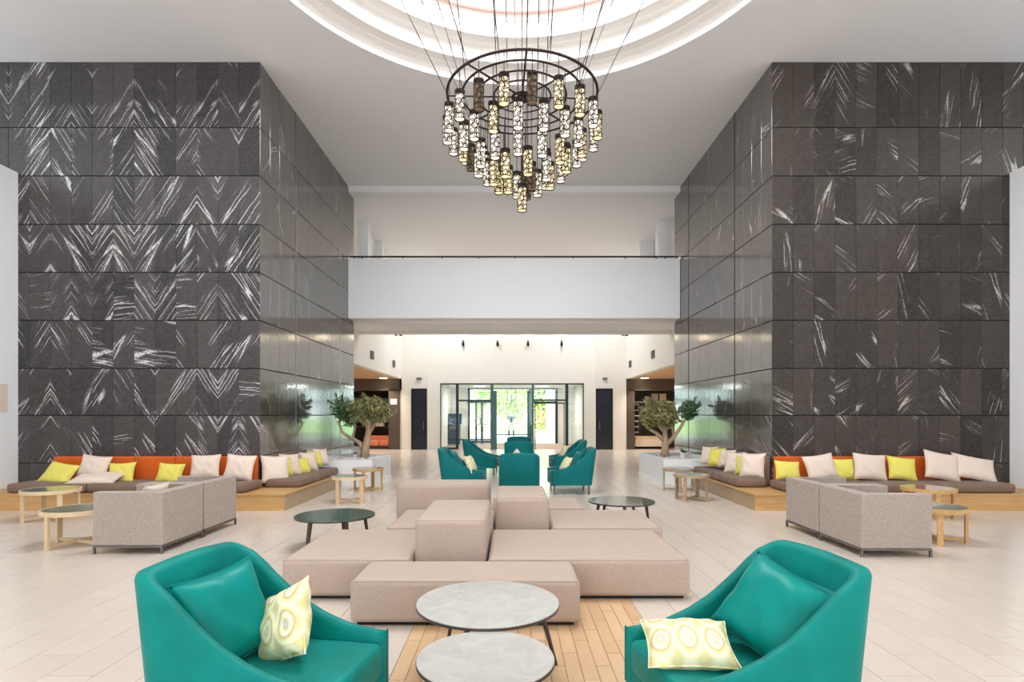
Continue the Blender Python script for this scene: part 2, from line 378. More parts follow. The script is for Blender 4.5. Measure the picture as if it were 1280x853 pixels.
def clad(parent, origin, ux, spans, mat, vgap=.003, hgap=.016, skip=None):
    """spans: (u0, u1) pairs along ux from origin; faces -normal"""
    rot = math.atan2(ux[1], ux[0]); cache = {}
    for r in range(9):
        z1, z0 = ROWZ[r], ROWZ[r + 1]; sg = 1; g = 0.0; run = 0; seed = random.random()
        for i, (u0, u1) in enumerate(spans):
            if run <= 0:
                sg = -sg; run = random.choice((1, 1, 2, 2, 3))
            run -= 1
            w = u1 - u0
            mid = g + sg * w / 2; g += sg * w
            if skip and skip(r, u0, u1): continue
            key = (round(w, 3), r)
            if key not in cache:
                me = slab_mesh(w - vgap, z1 - z0 - hgap); me.materials.append(mat); cache[key] = me
            o = bpy.data.objects.new('tile', cache[key]); C.objects.link(o); o.parent = parent
            u = (u0 + u1) / 2
            o.location = (origin[0] + ux[0] * u, origin[1] + ux[1] * u + 0, (z0 + z1) / 2); o.rotation_euler = (0, 0, rot)
            s2 = seed if random.random() > .22 else random.random()
            o.color = (1.0 if sg > 0 else 0.0, mid + 6, s2, 1 if random.random() > .07 else .12)
TW = .3935
bm = B(); box(bm, -XO, XL - .02, DW + .0, DE, 0, CEIL)
wl_ = struct('wall_left', bm, M['joint'])
def spans_from(a, b, w):   # widths w counted from b down to a
    s_ = []; u = b
    while u > a + .02: s_.append((max(a, u - w), u)); u -= w
    return s_[::-1]
sp = spans_from(0, XL + XO, TW)
clad(wl_, (-XO, DW), (1, 0), sp, M['marble_left'], skip=lambda r, u0, u1: (-XO + u1 < WL - .3 and r > 2))
# left side face (normal +x): direction of u must give outward -normal -> ux=(0,1)
ws = struct('wall_left_side', (lambda b_: (box(b_, XL - .05, XL - .018, DW + .02, DE, 0, CEIL), b_)[1])(B()), M['joint'])
SS = [(0, .45), (.45, .9), (.9, 1.34), (1.34, 1.77), (1.80, 2.6), (2.6, 3.4), (3.4, 4.2), (4.2, 5.0), (5.03, 5.7), (5.7, 6.38)]
clad(ws, (XL - .02, DW), (0, 1), SS, M['marble_side'])
for u in (1.785, 5.015):
    bm = B(); box(bm, XL - .02, XL + .006, DW + u - .014, DW + u + .014, 0, CEIL); link('metal_strip', bm, M['metal_strip'], ws)
bm = B(); box(bm, XR + .02, XO, DW, DE, 0, CEIL)
wr_ = struct('wall_right', bm, M['joint'])
spr = [(a, b) for a, b in [(TW * k, TW * (k + 1)) for k in range(21)]]
clad(wr_, (XR, DW), (1, 0), spr, M['marble_right'], skip=lambda r, u0, u1: XR + u0 > WR + .2 and r > 2)
wsr = struct('wall_right_side', (lambda b_: (box(b_, XR + .018, XR + .05, DW + .02, DE, 0, CEIL), b_)[1])(B()), M['joint'])
clad(wsr, (XR + .02, DE), (0, -1), [(DE - DW - b, DE - DW - a) for a, b in SS[::-1]], M['marble_side'])
for u in (1.785, 5.015):
    bm = B(); box(bm, XR - .004, XR + .02, DW + u - .02, DW + u + .02, 0, CEIL); link('metal_strip', bm, M['joint'], wsr)
# white side walls with galleries above
sbox('wall_hall_left', WL - .3, WL, -5, DW - .022, 0, GZ); sbox('wall_hall_right', WR, WR + .3, -5, DW - .022, 0, GZ)
sbox('floor_gallery_left', -XO, WL - .3, -5, DW - .022, GZ - .3, GZ - .02); sbox('floor_gallery_right', WR + .3, XO, -5, DW - .022, GZ - .3, GZ - .02)
for s_, nm in ((-1, 'left'), (1, 'right')):
    a, b = sorted((s_ * XO, s_ * (XO + .3)))
    bm = B(); box(bm, a, b, -5, DE, 0, 6.5); box(bm, a, b, -5, DE, 8.2, CEIL); box(bm, a, b, 10.4, DE, 6.5, 8.2); struct('wall_outer_' + nm, bm, M['white'])
    we = empty('window_added_' + nm, (s_ * (XO + .15), 0, 6.5), kind='structure')  # added unseen window band, lets in daylight to lighten the ceiling
    for k in range(6):
        bm = B(); y_ = -4.9 + k * 3.05; box(bm, -.05, .05, y_ - .05, y_ + .05, 0, 1.7); link('mullion', bm, M['frame_dark'], we)
# window wall behind the camera
bm = B(); box(bm, -XO, -6.5, -5.3, -5, 0, CEIL); box(bm, 6.5, XO, -5.3, -5, 0, CEIL); box(bm, -6.5, 6.5, -5.3, -5, 0, .4); box(bm, -6.5, 6.5, -5.3, -5, 4.8, CEIL)
struct('wall_back', bm, M['white'])
we = empty('window_1', (0, -5.15, .3), kind='structure')
for k in range(7):
    bm = B(); x_ = -6.5 + k * 13 / 6; box(bm, x_ - .05, x_ + .05, -.05, -.0 + .05, .1, 4.5); link('mullion', bm, M['frame_dark'], we)
for z_ in (2.4, 3.6):
    bm = B(); box(bm, -6.5, 6.5, -.05, .05, z_ - .04, z_ + .04); link('transom', bm, M['frame_dark'], we)

# ---------------------------------------------------------------- floor
fl = sbox('floor', -XO, XO, -5, LB + 5.4, -.2, -.006, mat='grout')
def tile_mesh(w, l, mat, gap=.004, th=.006):
    bm = B(); g = gap / 2; ch = .002
    a = [(-w / 2 + g, -l / 2 + g), (w / 2 - g, -l / 2 + g), (w / 2 - g, l / 2 - g), (-w / 2 + g, l / 2 - g)]
    lo = [bm.verts.new((x, y, -th)) for x, y in a]; hi = [bm.verts.new((x - math.copysign(ch, x), y - math.copysign(ch, y), 0)) for x, y in a]
    for k in range(4): bm.faces.new((lo[k], lo[(k + 1) % 4], hi[(k + 1) % 4], hi[k]))
    bm.faces.new(hi); me = bpy.data.meshes.new('tile'); bm.normal_update(); bm.to_mesh(me); bm.free(); me.materials.append(mat); return me
SX0, SX1, SY1 = -.76, 1.06, 11.2
TWF, TLF = .311, .62
cells = []
for side in (-1, 1):
    k = 0
    while True:
        xa = SX0 - TWF * (k + 1) if side < 0 else SX1 + TWF * k
        if side < 0 and xa < WL - .1 or side > 0 and xa + TWF > WR + .4: break
        y = -2 + (k % 2) * TLF / 2
        while y < LB - .3:
            lim = y + TLF / 2
            if not (lim > DW and (xa < XL - .05 or xa + TWF > XR + .05) and lim < DE): cells.append((xa + TWF / 2, y + TLF / 2, TWF, TLF))
            y += TLF
        k += 1
nw = 6; w6 = (SX1 - SX0) / nw
for k in range(nw):
    y = SY1 + (k % 2) * 0
    while y < LB - .3: cells.append((SX0 + w6 * (k + .5), y + TLF / 2, w6, TLF)); y += TLF
def vis(c):
    x, y = c[0], c[1]
    if y < 3.3: return False
    px_ = VPX + F * x / y
    return -20 < px_ < 1300 and VPY + F * EYE / y < 875
near = sorted([c for c in cells if vis(c) and c[2] == TWF], key=lambda c: c[1])[:298]; ns = set(near)
tm = tile_mesh(TWF, TLF, M['tile'])
for c in near:
    o = bpy.data.objects.new('tile', tm); C.objects.link(o); o.parent = fl; o.location = (c[0], c[1], 0)
vs, fs = [], []
for c in cells:
    if c in ns: continue
    x, y, w, l = c; g = .003
    b0 = len(vs)
    for zz, ins in ((-.006, 0), (0, .002)):
        vs += [(x - w / 2 + g + ins, y - l / 2 + g + ins, zz), (x + w / 2 - g - ins, y - l / 2 + g + ins, zz), (x + w / 2 - g - ins, y + l / 2 - g - ins, zz), (x - w / 2 + g + ins, y + l / 2 - g - ins, zz)]
    fs.append((b0 + 4, b0 + 5, b0 + 6, b0 + 7))
    for k in range(4): fs.append((b0 + k, b0 + (k + 1) % 4, b0 + 4 + (k + 1) % 4, b0 + 4 + k))
me = bpy.data.meshes.new('far_tiles'); me.from_pydata(vs, [], fs); me.materials.append(M['tile'])
o = bpy.data.objects.new('far_tiles', me); C.objects.link(o); o.parent = fl; o['kind'] = 'stuff'
NP = 18; pw = (SX1 - SX0) / NP; pm = tile_mesh(pw, .62, M['plank'], .004)
for k in range(NP):
    y = 2.9 + (k % 3) * .2
    while y < 10.9 and y < (5.2 if True else 0) or 9.0 < y < 10.9:
        o = bpy.data.objects.new('plank', pm); C.objects.link(o); o.parent = fl; o.location = (SX0 + pw * (k + .5), y + .31, 0); y += .62
bm = B(); box(bm, SX0, SX1, 4.9, SY1, -.02, -.003); link('plank_underlay', bm, M['plank'], fl)
bm = B(); box(bm, SX0, SX1, 2.0, 3.1, -.02, -.003); link('plank_underlay', bm, M['plank'], fl)

# ---------------------------------------------------------------- balcony bridge
bal = sbox('wall_balcony', X(435, DF), X(850, DF), DF, DF + .15, 4.44, 6.16)
sbox('floor_bridge', XLL, XLR, DF + .15, 19.2, 4.44, 4.95)
sbox('trim_soffit_front', XLL, XLR, 17.0, 17.12, 4.36, 4.44, mat='cream'); sbox('trim_soffit_back', XLL, XLR, 19.0, 19.2, 4.34, 4.44, mat='cream')
rl = empty('handrail', (0, DF + .07, 6.16), 0, 'thin black handrail along the top of the white balcony', 'railing')
bm = B(); box(bm, X(436, DF), X(849, DF), -.025, .025, .06, .10); link('rail', bm, M['black'], rl)
for px_ in (442, 452, 503, 552, 598, 643, 717, 782, 821, 832, 846):
    bm = B(); box(bm, X(px_, DF) - .012, X(px_, DF) + .012, -.012, .012, 0, .06); link('post', bm, M['black'], rl)
for a, b in ((443, 461), (822, 841)):
    sbox('trim_column', X(a, 19.1), X(b, 19.1), 19.0, 19.4, 4.95, 8.12)
for a, b in ((462, 478), (800, 818)):
    sbox('trim_pier', X(a, 21.2), X(b, 21.2), 21.2, 21.5, 5.6, 8.12)

# ---------------------------------------------------------------- lobby
def wall_open(name, x0, x1, d0, d1, z0, mat='cream'): sbox(name, x0, x1, d0, d1, z0, 8.12, mat=mat)
wall_open('wall_lobby_left', XLL - .25, XLL, DE, LB, 3.3); wall_open('wall_lobby_right', XLR, XLR + .25, DE, LB, 3.3)
EX0, EX1, EZ = -3.33, 3.41, 3.1
bm = B(); box(bm, XLL - .25, EX0, LB, LB + .25, 0, 8.12); box(bm, EX1, XLR + .25, LB, LB + .25, 0, 8.12); box(bm, EX0, EX1, LB, LB + .25, EZ, 8.12)
struct('wall_far', bm, M['cream'])
for nm, a, b in (('wall_pier_left', XLL, X(535, LB)), ('wall_pier_right', X(744, LB), XLR)):
    sbox(nm, a, b, LB - .16, LB, 0, 8.12, mat='cream')
for i, (a, b) in enumerate(((515, 533), (745.5, 765))):
    dd = empty('door_%d' % (i + 1), (X((a + b) / 2, LB - .16), LB - .17, 0), kind='structure'); w = (b - a) * (LB - .16) / F / 2
    bm = B(); box(bm, -w, w, -.01, .02, 0, 2.8); link('door_panel', bm, M['door_dark'], dd)
    for s_ in (-1, 1):
        bm = B(); box(bm, s_ * w - .03, s_ * w + .03, -.03, .02, 0, 2.84); link('jamb', bm, M['black'], dd)
    bm = B(); box(bm, -w, w, -.03, .02, 2.78, 2.84); link('lintel', bm, M['black'], dd)
    bm = B(); box(bm, w * .6 * (1 if i == 0 else -1) - .015, w * .6 * (1 if i == 0 else -1) + .015, -.06, -.02, .9, 1.3); link('handle', bm, M['steel'], dd)
# sconces
sc0 = None
for i, px_ in enumerate((579, 622, 660, 702)):
    where = ('leftmost of four in the row', 'second of four from the left', 'third of four from the left', 'rightmost of four in the row')[i]
    lb = 'small warm wall sconce high above the entrance glazing, ' + where
    if sc0 is None:
        sc0 = empty('wall_sconce', (0, 0, 0)); bm = B(); box(bm, -.05, .05, -.02, 0, -.2, .25); link('back_plate', bm, M['steel'], sc0)
        bm = B(); lathe(bm, [(0, .1), (.06, .1), (.07, .28), (0, .28)], 12, 0, -.09); link('shade', bm, M['spot_warm'], sc0)
        bm = B(); lathe(bm, [(0, -.24), (.05, -.2), (.06, -.06), (0, -.02)], 12, 0, -.09); link('lower_cup', bm, M['black'], sc0)
        bm = B(); tube(bm, [(0, -.09, -.1), (0, -.09, .15)], .015); link('stem', bm, M['bronze'], sc0)
        s_ = sc0
    else: s_ = copy_tree(sc0)
    s_.location = (X(px_, LB), LB - .01, Z(427.5, LB)); tag(s_, lb, 'sconce', 'sconces above the entrance')
# grilles, spots, cameras
g0 = None
for (x_, d_, z_, rz, lb) in ((XLL, 20.75, 3.81, PI / 2, 'square grey wall grille on the left lobby wall, nearer one'), (XLL, 24.6, 3.83, PI / 2, 'square grey wall grille on the left lobby wall, farther one'),
                            (XLR, 21.4, 3.9, -PI / 2, 'square grey wall grille on the right lobby wall, nearer one'), (XLR, 25.5, 3.9, -PI / 2, 'square grey wall grille on the right lobby wall, farther one')):
    if g0 is None:
        g0 = empty('wall_grille', (0, 0, 0)); bm = B(); box(bm, -.2, .2, -.04, 0, -.15, .15); link('frame', bm, M['steel'], g0)
        for k in range(5):
            bm = B(); box(bm, -.18, .18, -.055, -.035, -.12 + k * .055, -.09 + k * .055); link('slat', bm, M['bronze'], g0)
        g = g0
    else: g = copy_tree(g0)
    g.location = (x_, d_, z_); g.rotation_euler = (0, 0, rz); tag(g, lb, 'grille', 'wall grilles')
for x_, nm in ((X(498, 25), 'left'), (X(781, 25), 'right')):
    e = empty('spotlight_pair', (x_, 25, Z(417, 25)), 0, 'pair of small black spotlights high in the %s corner of the lobby' % nm, 'spotlight')
    sgn = -1 if nm == 'left' else 1
    wallx = XLL if sgn < 0 else XLR
    bm = B(); tube(bm, [(0, 0, .05), (wallx - x_, 0, .05)], .02); link('arm', bm, M['black'], e)
    for k in (-1, 1):
        bm = B(); lathe(bm, [(0, -.1), (.07, -.1), (.06, .08), (0, .1)], 12, k * .09, k * .05); link('spot_head', bm, M['black'], e)
for px_, nm in ((524, 'left'), (756, 'right')):
    bm = B(); box(bm, -.11, .11, -.08, 0, -.05, .05); o = link('exit_light', bm, M['steel'], loc=(X(px_, LB - .16), LB - .16, Z(474, LB))); tag(o, 'small grey emergency light above the dark door on the %s' % nm, 'light')
# wings
for s_, xa, nm in ((-1, XLL, 'left'), (1, XLR, 'right')):
    a, b = (xa - 6, xa - .0) if s_ < 0 else (xa, xa + 6)
    sbox('ceiling_wing_' + nm, a, b - .25 if s_ < 0 else b, DE, LB, 3.3, 3.45, mat='ceil_wood') if s_ < 0 else sbox('ceiling_wing_' + nm, a + .25, b, DE, LB, 3.3, 3.45, mat='ceil_wood')
    sbox('wall_wing_' + nm, (a - .2 if s_ < 0 else b), (a if s_ < 0 else b + .2), DE, LB + 2, 0, 3.45, mat='cream')
    sbox('wall_wing_back_' + nm, a, b, LB + 1.6, LB + 1.8, 0, 3.45, mat='stone_dark')
    sbox('ceiling_recess_' + nm, a, b, LB, LB + 1.8, 2.78, 3.45, mat='stone_dark')
    for j, (dx, dd_) in enumerate(((.55, 26.0), (1.6, 23.6), (1.6, 20.8))):
        xx = xa + s_ * (dx + .2); bm = B(); lathe(bm, [(0, -.012), (.16, -.012), (.17, 0)], 20)
        o = link('downlight', bm, M['spot_warm'], loc=(xx, dd_, 3.3)); tag(o, 'round warm downlight in the wood ceiling of the %s wing, %s' % (nm, ('beside the dark stone pier', 'middle one', 'nearest one')[j]), 'light', 'downlights of the wings')
        light('downlight_lamp', 'SPOT', (xx, dd_, 3.26), (0, 0, 0), 240 if j else 200, (1, .86, .66), spot_size=R(120), spot_blend=.8, shadow_soft_size=.1)
# stone piers and recesses
sbox('trim_stone_pier_left', X(486, LB), X(500, LB), LB - .05, LB + 1.6, 0, 2.8, mat='stone_dark')
sbox('trim_stone_head_left', XLL - 6, X(500, LB), LB - .05, LB + .1, 2.75, 3.3, mat='stone_dark')
sbox('trim_stone_pier_right', X(781, LB), X(793, LB), LB - .05, LB + 1.6, 0, 2.8, mat='stone_dark')
sbox('trim_stone_head_right', X(781, LB), XLR + 6, LB - .05, LB + .1, 2.75, 3.3, mat='stone_dark')
bm = B(); box(bm, -.15, .15, -.02, 0, -.13, .13); o = link('wall_notice', bm, M['white'], loc=(X(492.5, LB), LB - .05, Z(502.5, LB))); tag(o, 'small white notice plate on the dark stone pier at left', 'sign')
# left recess: shelves + orange settee
e = empty('shelf_unit', (X(462, 28), 28.0, 0), 0, 'dark shelf unit with objects in the left stone recess', 'shelves')
bm = B(); box(bm, -1.3, 1.1, .05, .12, 0, 2.75); link('back_panel', bm, M['bronze'], e)
for z_ in (1.0, 1.5, 2.0, 2.4):
    bm = B(); box(bm, -1.3, 1.1, -.25, .05, z_, z_ + .05); link('shelf', bm, M['dark_wood'], e)
for x_, z_, m_, w_, h_ in ((.55, 1.05, 'beige', .2, .16), (.1, 1.05, 'stone_inlay', .12, .25), (.75, 2.05, 'stone_inlay', .25, .3), (.2, 1.55, 'beige', .15, .2), (-.5, 1.55, 'rose', .12, .2), (-.6, 2.05, 'stone_inlay', .2, .25)):
    o = link('ornament', rbox(-w_, w_, -.1, .1, 0, h_ * 1.2, .03), M[m_], loc=(X(462, 28) + x_, 27.86, z_)); tag(o, 'small %s ornament on the dark shelves of the left recess%s' % ({'beige': 'pale', 'stone_inlay': 'grey', 'rose': 'red'}[m_], {1.05: ', lower shelf', 1.55: ', middle shelf', 2.05: ', upper shelf'}[z_] + (' left' if x_ < .15 else ' right')), 'ornament', 'ornaments in the left recess')
e = empty('settee', (X(475, 27.2), 27.2, 0), 0, 'small orange two-seat settee in the dark left recess', 'settee')
for x_ in (-.48, .02):
    link('seat', rbox(x_, x_ + .46, -.3, .2, .14, .4, .05), M['orange_soft'], e)
link('backrest', rbox(-.5, .5, .12, .3, .14, .62, .05), M['orange_soft'], e)
bm = B(); box(bm, -.5, .5, -.28, .28, 0, .14); link('base', bm, M['dark_wood'], e)
# right recess: display cabinet, pictures, counter
xc0, xc1 = X(793, LB + .6), X(843, LB + .6)
e = empty('display_cabinet', ((xc0 + xc1) / 2, LB + 1.2, 0), 0, 'dark display cabinet with white shelves in the right recess', 'cabinet'); hw = (xc1 - xc0) / 2
bm = B(); box(bm, -hw, hw, .2, .3, 0, 2.75); link('back_panel', bm, M['stone_dark'], e)
for k in range(6):
    bm = B(); box(bm, -hw, -hw + .3, -.2, .2, .75 + k * .27, .79 + k * .27); link('shelf', bm, M['white'], e)
bm = B(); box(bm, -hw, hw, -.2, .2, 2.2, 2.27); link('shelf', bm, M['white'], e)
for k in range(5):
    bm = B(); box(bm, -hw + .04, -hw + .24, -.15, .15, .8 + k * .27, .97 + k * .27); link('box_insert', bm, M['black'], e)
for k in range(3):
    bm = B(); box(bm, -hw + .45, hw - .05, -.05, .2, .95 + k * .4, .98 + k * .4); link('glass_shelf', bm, M['frame_green'], e)
for k in range(10):
    bm = B(); h_ = .16 + random.random() * .12; x_ = -hw + .55 + (k % 5) * .26; z_ = .98 + (k // 5) * .4; lathe(bm, [(0, 0), (.05, 0), (.05, h_ * .6), (.02, h_ * .75), (.02, h_), (0, h_)], 10)
    o = link('bottle', bm, M[('door_dark', 'green_leaf', 'bronze')[k % 3]], loc=((xc0 + xc1) / 2 + x_, LB + 1.27, z_)); tag(o, 'small %s bottle, %s glass shelf of the right recess, %s from left' % (('smoky black', 'green', 'brown')[k % 3], ('lower', 'upper')[k // 5], ('first', 'second', 'third', 'fourth', 'fifth')[k % 5]), 'bottle', 'bottles in the right recess')
for k, (px_, w_) in enumerate(((808, .11), (818, .17), (828, .17))):
    e2 = empty('framed_picture', (X(px_, LB + 1.1), LB + 1.02, 2.30), 0, 'pale square framed picture over the right recess shelves, %s of three' % ('small left one', 'middle one', 'right one')[k], 'picture', 'pictures in the right recess')
    bm = B(); box(bm, -w_, w_, 0, .03, 0, w_ * 2.1); link('frame', bm, M['oak'], e2); bm = B(); box(bm, -w_ * .85, w_ * .85, -.006, .0, .03, w_ * 1.95); link('print', bm, M['beige'], e2)
e = empty('counter', (X(813, LB + .3), LB + .45, 0), 0, 'low beige counter in front of the right display cabinet', 'counter')
bm = B(); box(bm, -.72, .78, -.2, .2, .12, .55); link('front', bm, M['beige'], e); bm = B(); box(bm, -.72, .78, -.17, .2, 0, .12); link('plinth', bm, M['black'], e)
bm = B(); box(bm, -.75, .8, -.22, .22, .55, .6); link('top', bm, M['oak_pale'], e)

# ---------------------------------------------------------------- entrance: inner glazing, vestibule, outer doors
OD = 32.0
def glazing(name, d, posts, bars, panes, mats):
    e = empty(name, (0, d, 0), kind='structure')
    for a, b, z0, z1, m in posts:
        bm = B(); box(bm, X(a, d), X(b, d), -.06, .06, z0, z1); link('frame_post', bm, M[m], e)
    for a, b, y0, y1, m in bars:
        bm = B(); box(bm, X(a, d), X(b, d), -.05, .05, Z(y1, d), Z(y0, d)); link('transom', bm, M[m], e)
    for a, b, z0, z1 in panes:
        bm = B(); box(bm, X(a, d), X(b, d), -.006, .006, z0, z1); link('glass_pane', bm, M['glass'], e)
    return e
d = LB + .1
glazing('door_3', d, [(550, 551.6, 0, EZ, 'frame_dark'), (570, 573.4, 0, EZ, 'frame_dark'), (613.5, 616.8, 0, EZ, 'frame_green'), (664.8, 667.4, 0, EZ, 'frame_green'), (706.5, 710.3, 0, EZ, 'frame_dark'), (728.4, 730, 0, EZ, 'frame_dark'),
                      (617, 621, 0, 2.75, 'frame_green'), (659, 661.5, 0, 2.75, 'frame_green'), (668.5, 669.5, 0, 2.2, 'frame_dark'), (704.5, 705.5, 0, 2.2, 'frame_dark')],
        [(550, 730, 479.3, 481, 'frame_dark'), (573, 614, 500, 502, 'frame_dark'), (667, 707, 499.5, 501.5, 'frame_dark'), (668, 706, 503.5, 505, 'frame_dark'), (550, 573, 559.5, 562, 'frame_dark'), (616, 665, 543, 544.2, 'frame_dark'), (573, 614, 549, 550.5, 'frame_dark')],
        [(551.6, 570, .06, 3.05), (573.4, 613.5, 2.35, 3.05), (573.4, 613.5, .1, 2.2), (617, 640.5, .05, 3.0), (641, 664.8, .05, 3.0), (667.4, 706.5, 2.35, 3.05), (710.3, 728.4, .06, 3.05)], M)
d = OD
glazing('door_4', d, [(585, 587.5, 0, 3.15, 'frame_dark'), (594, 596.5, 0, 2.4, 'frame_dark'), (601, 604, 0, 2.4, 'frame_dark'), (613, 617, 0, 3.15, 'frame_green'), (661, 665, 0, 3.15, 'frame_green'), (668, 669.2, 0, 2.4, 'frame_dark'), (694, 697, 0, 3.15, 'frame_dark')],
        [(585, 697, 485, 487, 'frame_dark'), (587, 614, 501, 504.5, 'frame_green'), (665, 696, 502, 504, 'frame_dark'), (587, 617, 551, 554, 'frame_dark')],
        [(587.5, 613, 2.4, 3.1), (596.5, 601, .1, 2.3), (604, 613, .1, 2.3), (617, 661, .1, 3.1), (665, 694, 2.4, 3.1)], M)
bm = B()
for x_ in (597.5, 606.5):
    tube(bm, [(X(x_, d) + .16 * math.cos(a), -.1, 1.25 + .22 * math.sin(a)) for a in [2 * PI * k / 20 for k in range(20)]], .025, 6, True)
dd = [o for o in bpy.data.objects if o.name == 'door_4'][0]
link('ring_handle', bm, M['black'], dd)
sbox('wall_vestibule_left', EX0 - .2, EX0, LB + .25, OD + .1, 0, 3.15, mat='cream'); sbox('wall_vestibule_right', EX1, EX1 + .2, LB + .25, OD + .1, 0, 3.15, mat='cream')
sbox('ceiling_vestibule', EX0 - .2, EX1 + .2, LB + .25, OD + .1, 3.12, 3.3, mat='cream')
sbox('wall_front_left', -20, X(585, OD), OD, OD + .3, 0, 9, mat='cream'); sbox('wall_front_right', X(697, OD), 20, OD, OD + .3, 0, 9, mat='cream'); sbox('wall_front_above', X(585, OD), X(697, OD), OD, OD + .3, 3.15, 9, mat='cream')
# added fill lamps and the kiosk in the vestibule
for x_, nm in ((-1.6, 'left'), (1.6, 'right')):
    e = empty('fill_lamp', (x_, 29.2, 3.08), 0, 'small added fill lamp in the vestibule ceiling behind the entrance glass, %s one' % nm, 'lamp', 'added fill lamps')
    bm = B(); lathe(bm, [(0, 0), (.32, 0), (.34, .01), (.34, .04), (0, .04)], 24); link('housing', bm, M['white'], e)
    bm = B(); lathe(bm, [(0, -.004), (.29, -.004)], 24); link('diffuser', bm, M['panel'], e)
e = empty('kiosk_cabinet', (X(567.5, 30), 30, 0), 0, 'tall dark blue cabinet with a pale ring emblem in the entrance vestibule', 'cabinet')
link('body', rbox(-.33, .33, -.25, .25, .06, 1.1, .03), M['navy'], e); link('hood', rbox(-.30, .42, -.22, .25, 1.1, 1.68, .06), M['navy'], e)
bm = B(); tube(bm, [(-.02 + .13 * math.cos(a), -.26, .55 + .13 * math.sin(a)) for a in [2 * PI * k / 20 for k in range(20)]], .012, 6, True); link('ring_emblem', bm, M['steel'], e)
bm = B(); box(bm, -.3, .3, -.2, .2, 0, .06); link('foot', bm, M['white'], e)
bm = B(); box(bm, -.22, .15, -.28, -.25, .85, 1.02); link('tray', bm, M['steel'], e)

# ---------------------------------------------------------------- outdoors
o = sbox('floor_forecourt', -60, 60, OD + .3, 45, -.25, -.02, mat='paving')
bm = B(); box(bm, -90, 90, 45, 220, -.3, .0); o = link('lawn', bm, M['lawn']); tag(o, 'bright green lawn beyond the entrance forecourt', 'lawn', kind='stuff')
for a, b, nm in ((588, 592, 'left'), (683, 694, 'right')):
    sbox('trim_porch_column_' + nm, X(a, 38), X(b, 38), 38, 38.6, -.02, 4.2)
sbox('ceiling_porch', -7, 7, OD + .3, 39, 4.2, 4.5)
def leaf_cloud(bm, c, rad, n, size, rnd, fill=.55, long=1.6):
    for _ in range(n):
        v = Vector((rnd.gauss(0, 1), rnd.gauss(0, 1), rnd.gauss(0, 1))); v.normalize()
        v *= fill + (1 - fill) * rnd.random()
        p_ = Vector(c) + Vector((v.x * rad[0], v.y * rad[1], v.z * rad[2]))
        q = Matrix.Rotation(rnd.random() * 6.28, 3, Vector((rnd.gauss(0, 1), rnd.gauss(0, 1), rnd.gauss(0, 1))).normalized())
        s_ = size * (.6 + .8 * rnd.random())
        a = [q @ Vector(t_) * s_ for t_ in ((-long / 2, 0, 0), (0, .28, .05), (long / 2, 0, 0), (0, -.28, .05))]
        bm.faces.new([bm.verts.new(p_ + t_) for t_ in a])
rnd = random.Random(3)
for i, (px_, dd_, h_, r_) in enumerate(((600, 62, 6.5, 3.0), (618, 98, 9.0, 4.4), (634, 70, 5.0, 2.6), (652, 84, 8.5, 4.2), (672, 60, 5.5, 2.4), (688, 76, 7.5, 3.2), (580, 84, 9, 4.5), (712, 92, 9, 4.2))):
    t = empty('garden_tree', (X(px_, dd_), dd_, .01), 0, 'leafy green garden tree seen through the entrance glass, %s' % ('behind the left door leaf', 'left of the middle bay', 'small one in the middle bay', 'tall one in the middle bay', 'small one by the right post', 'behind the right opening', 'far left one', 'far right one')[i], 'tree', 'garden trees beyond the entrance')
    bm = B(); tube(bm, [(0, 0, 0), (.1, 0, h_ * .35), (0, .1, h_ * .6)], [.22, .16, .08]); link('trunk', bm, M['bark'], t)
    bm = B()
    for k in range(4):
        leaf_cloud(bm, (rnd.uniform(-.5, .5) * r_, rnd.uniform(-.5, .5) * r_, h_ * .6 + rnd.uniform(-.25, .3) * h_), (r_ * .7, r_ * .7, r_ * .6), 260, .5, rnd)
    f = link('foliage', bm, M['tree_leaf'], t); f['kind'] = 'stuff'
t = empty('flower_bush', (X(677, 52), 52, .04), 0, 'flowering bush with reddish blooms outside the right opening', 'bush')
bm = B(); leaf_cloud(bm, (0, 0, .9), (.9, .7, .8), 400, .25, rnd); f = link('foliage', bm, M['tree_leaf'], t); f['kind'] = 'stuff'
bm = B(); leaf_cloud(bm, (0, -.2, 1.0), (.9, .6, .7), 120, .2, rnd); f = link('blossom', bm, M['rose'], t); f['kind'] = 'stuff'
# hanging porch lantern
e = empty('porch_lantern', (X(639.5, 34), 34, Z(501, 34)), 0, 'square open frame lantern hanging outside above the middle entrance bay', 'lantern')
bm = B(); s_ = .25
for x_ in (-s_, s_):
    for y_ in (-s_, s_): box(bm, x_ - .02, x_ + .02, y_ - .02, y_ + .02, 0, .9)
for z_ in (0, .9):
    for x_ in (-s_, s_): box(bm, x_ - .02, x_ + .02, -s_, s_, z_, z_ + .03)
    for y_ in (-s_, s_): box(bm, -s_, s_, y_ - .02, y_ + .02, z_, z_ + .03)
link('frame', bm, M['bronze'], e); bm = B(); tube(bm, [(0, 0, .9), (0, 0, 4.2 - Z(501, 34))], .02); link('chain', bm, M['bronze'], e)
bm = B(); lathe(bm, [(0, .05), (.08, .05), (.08, .4), (0, .4)], 12); link('candle', bm, M['white'], e)
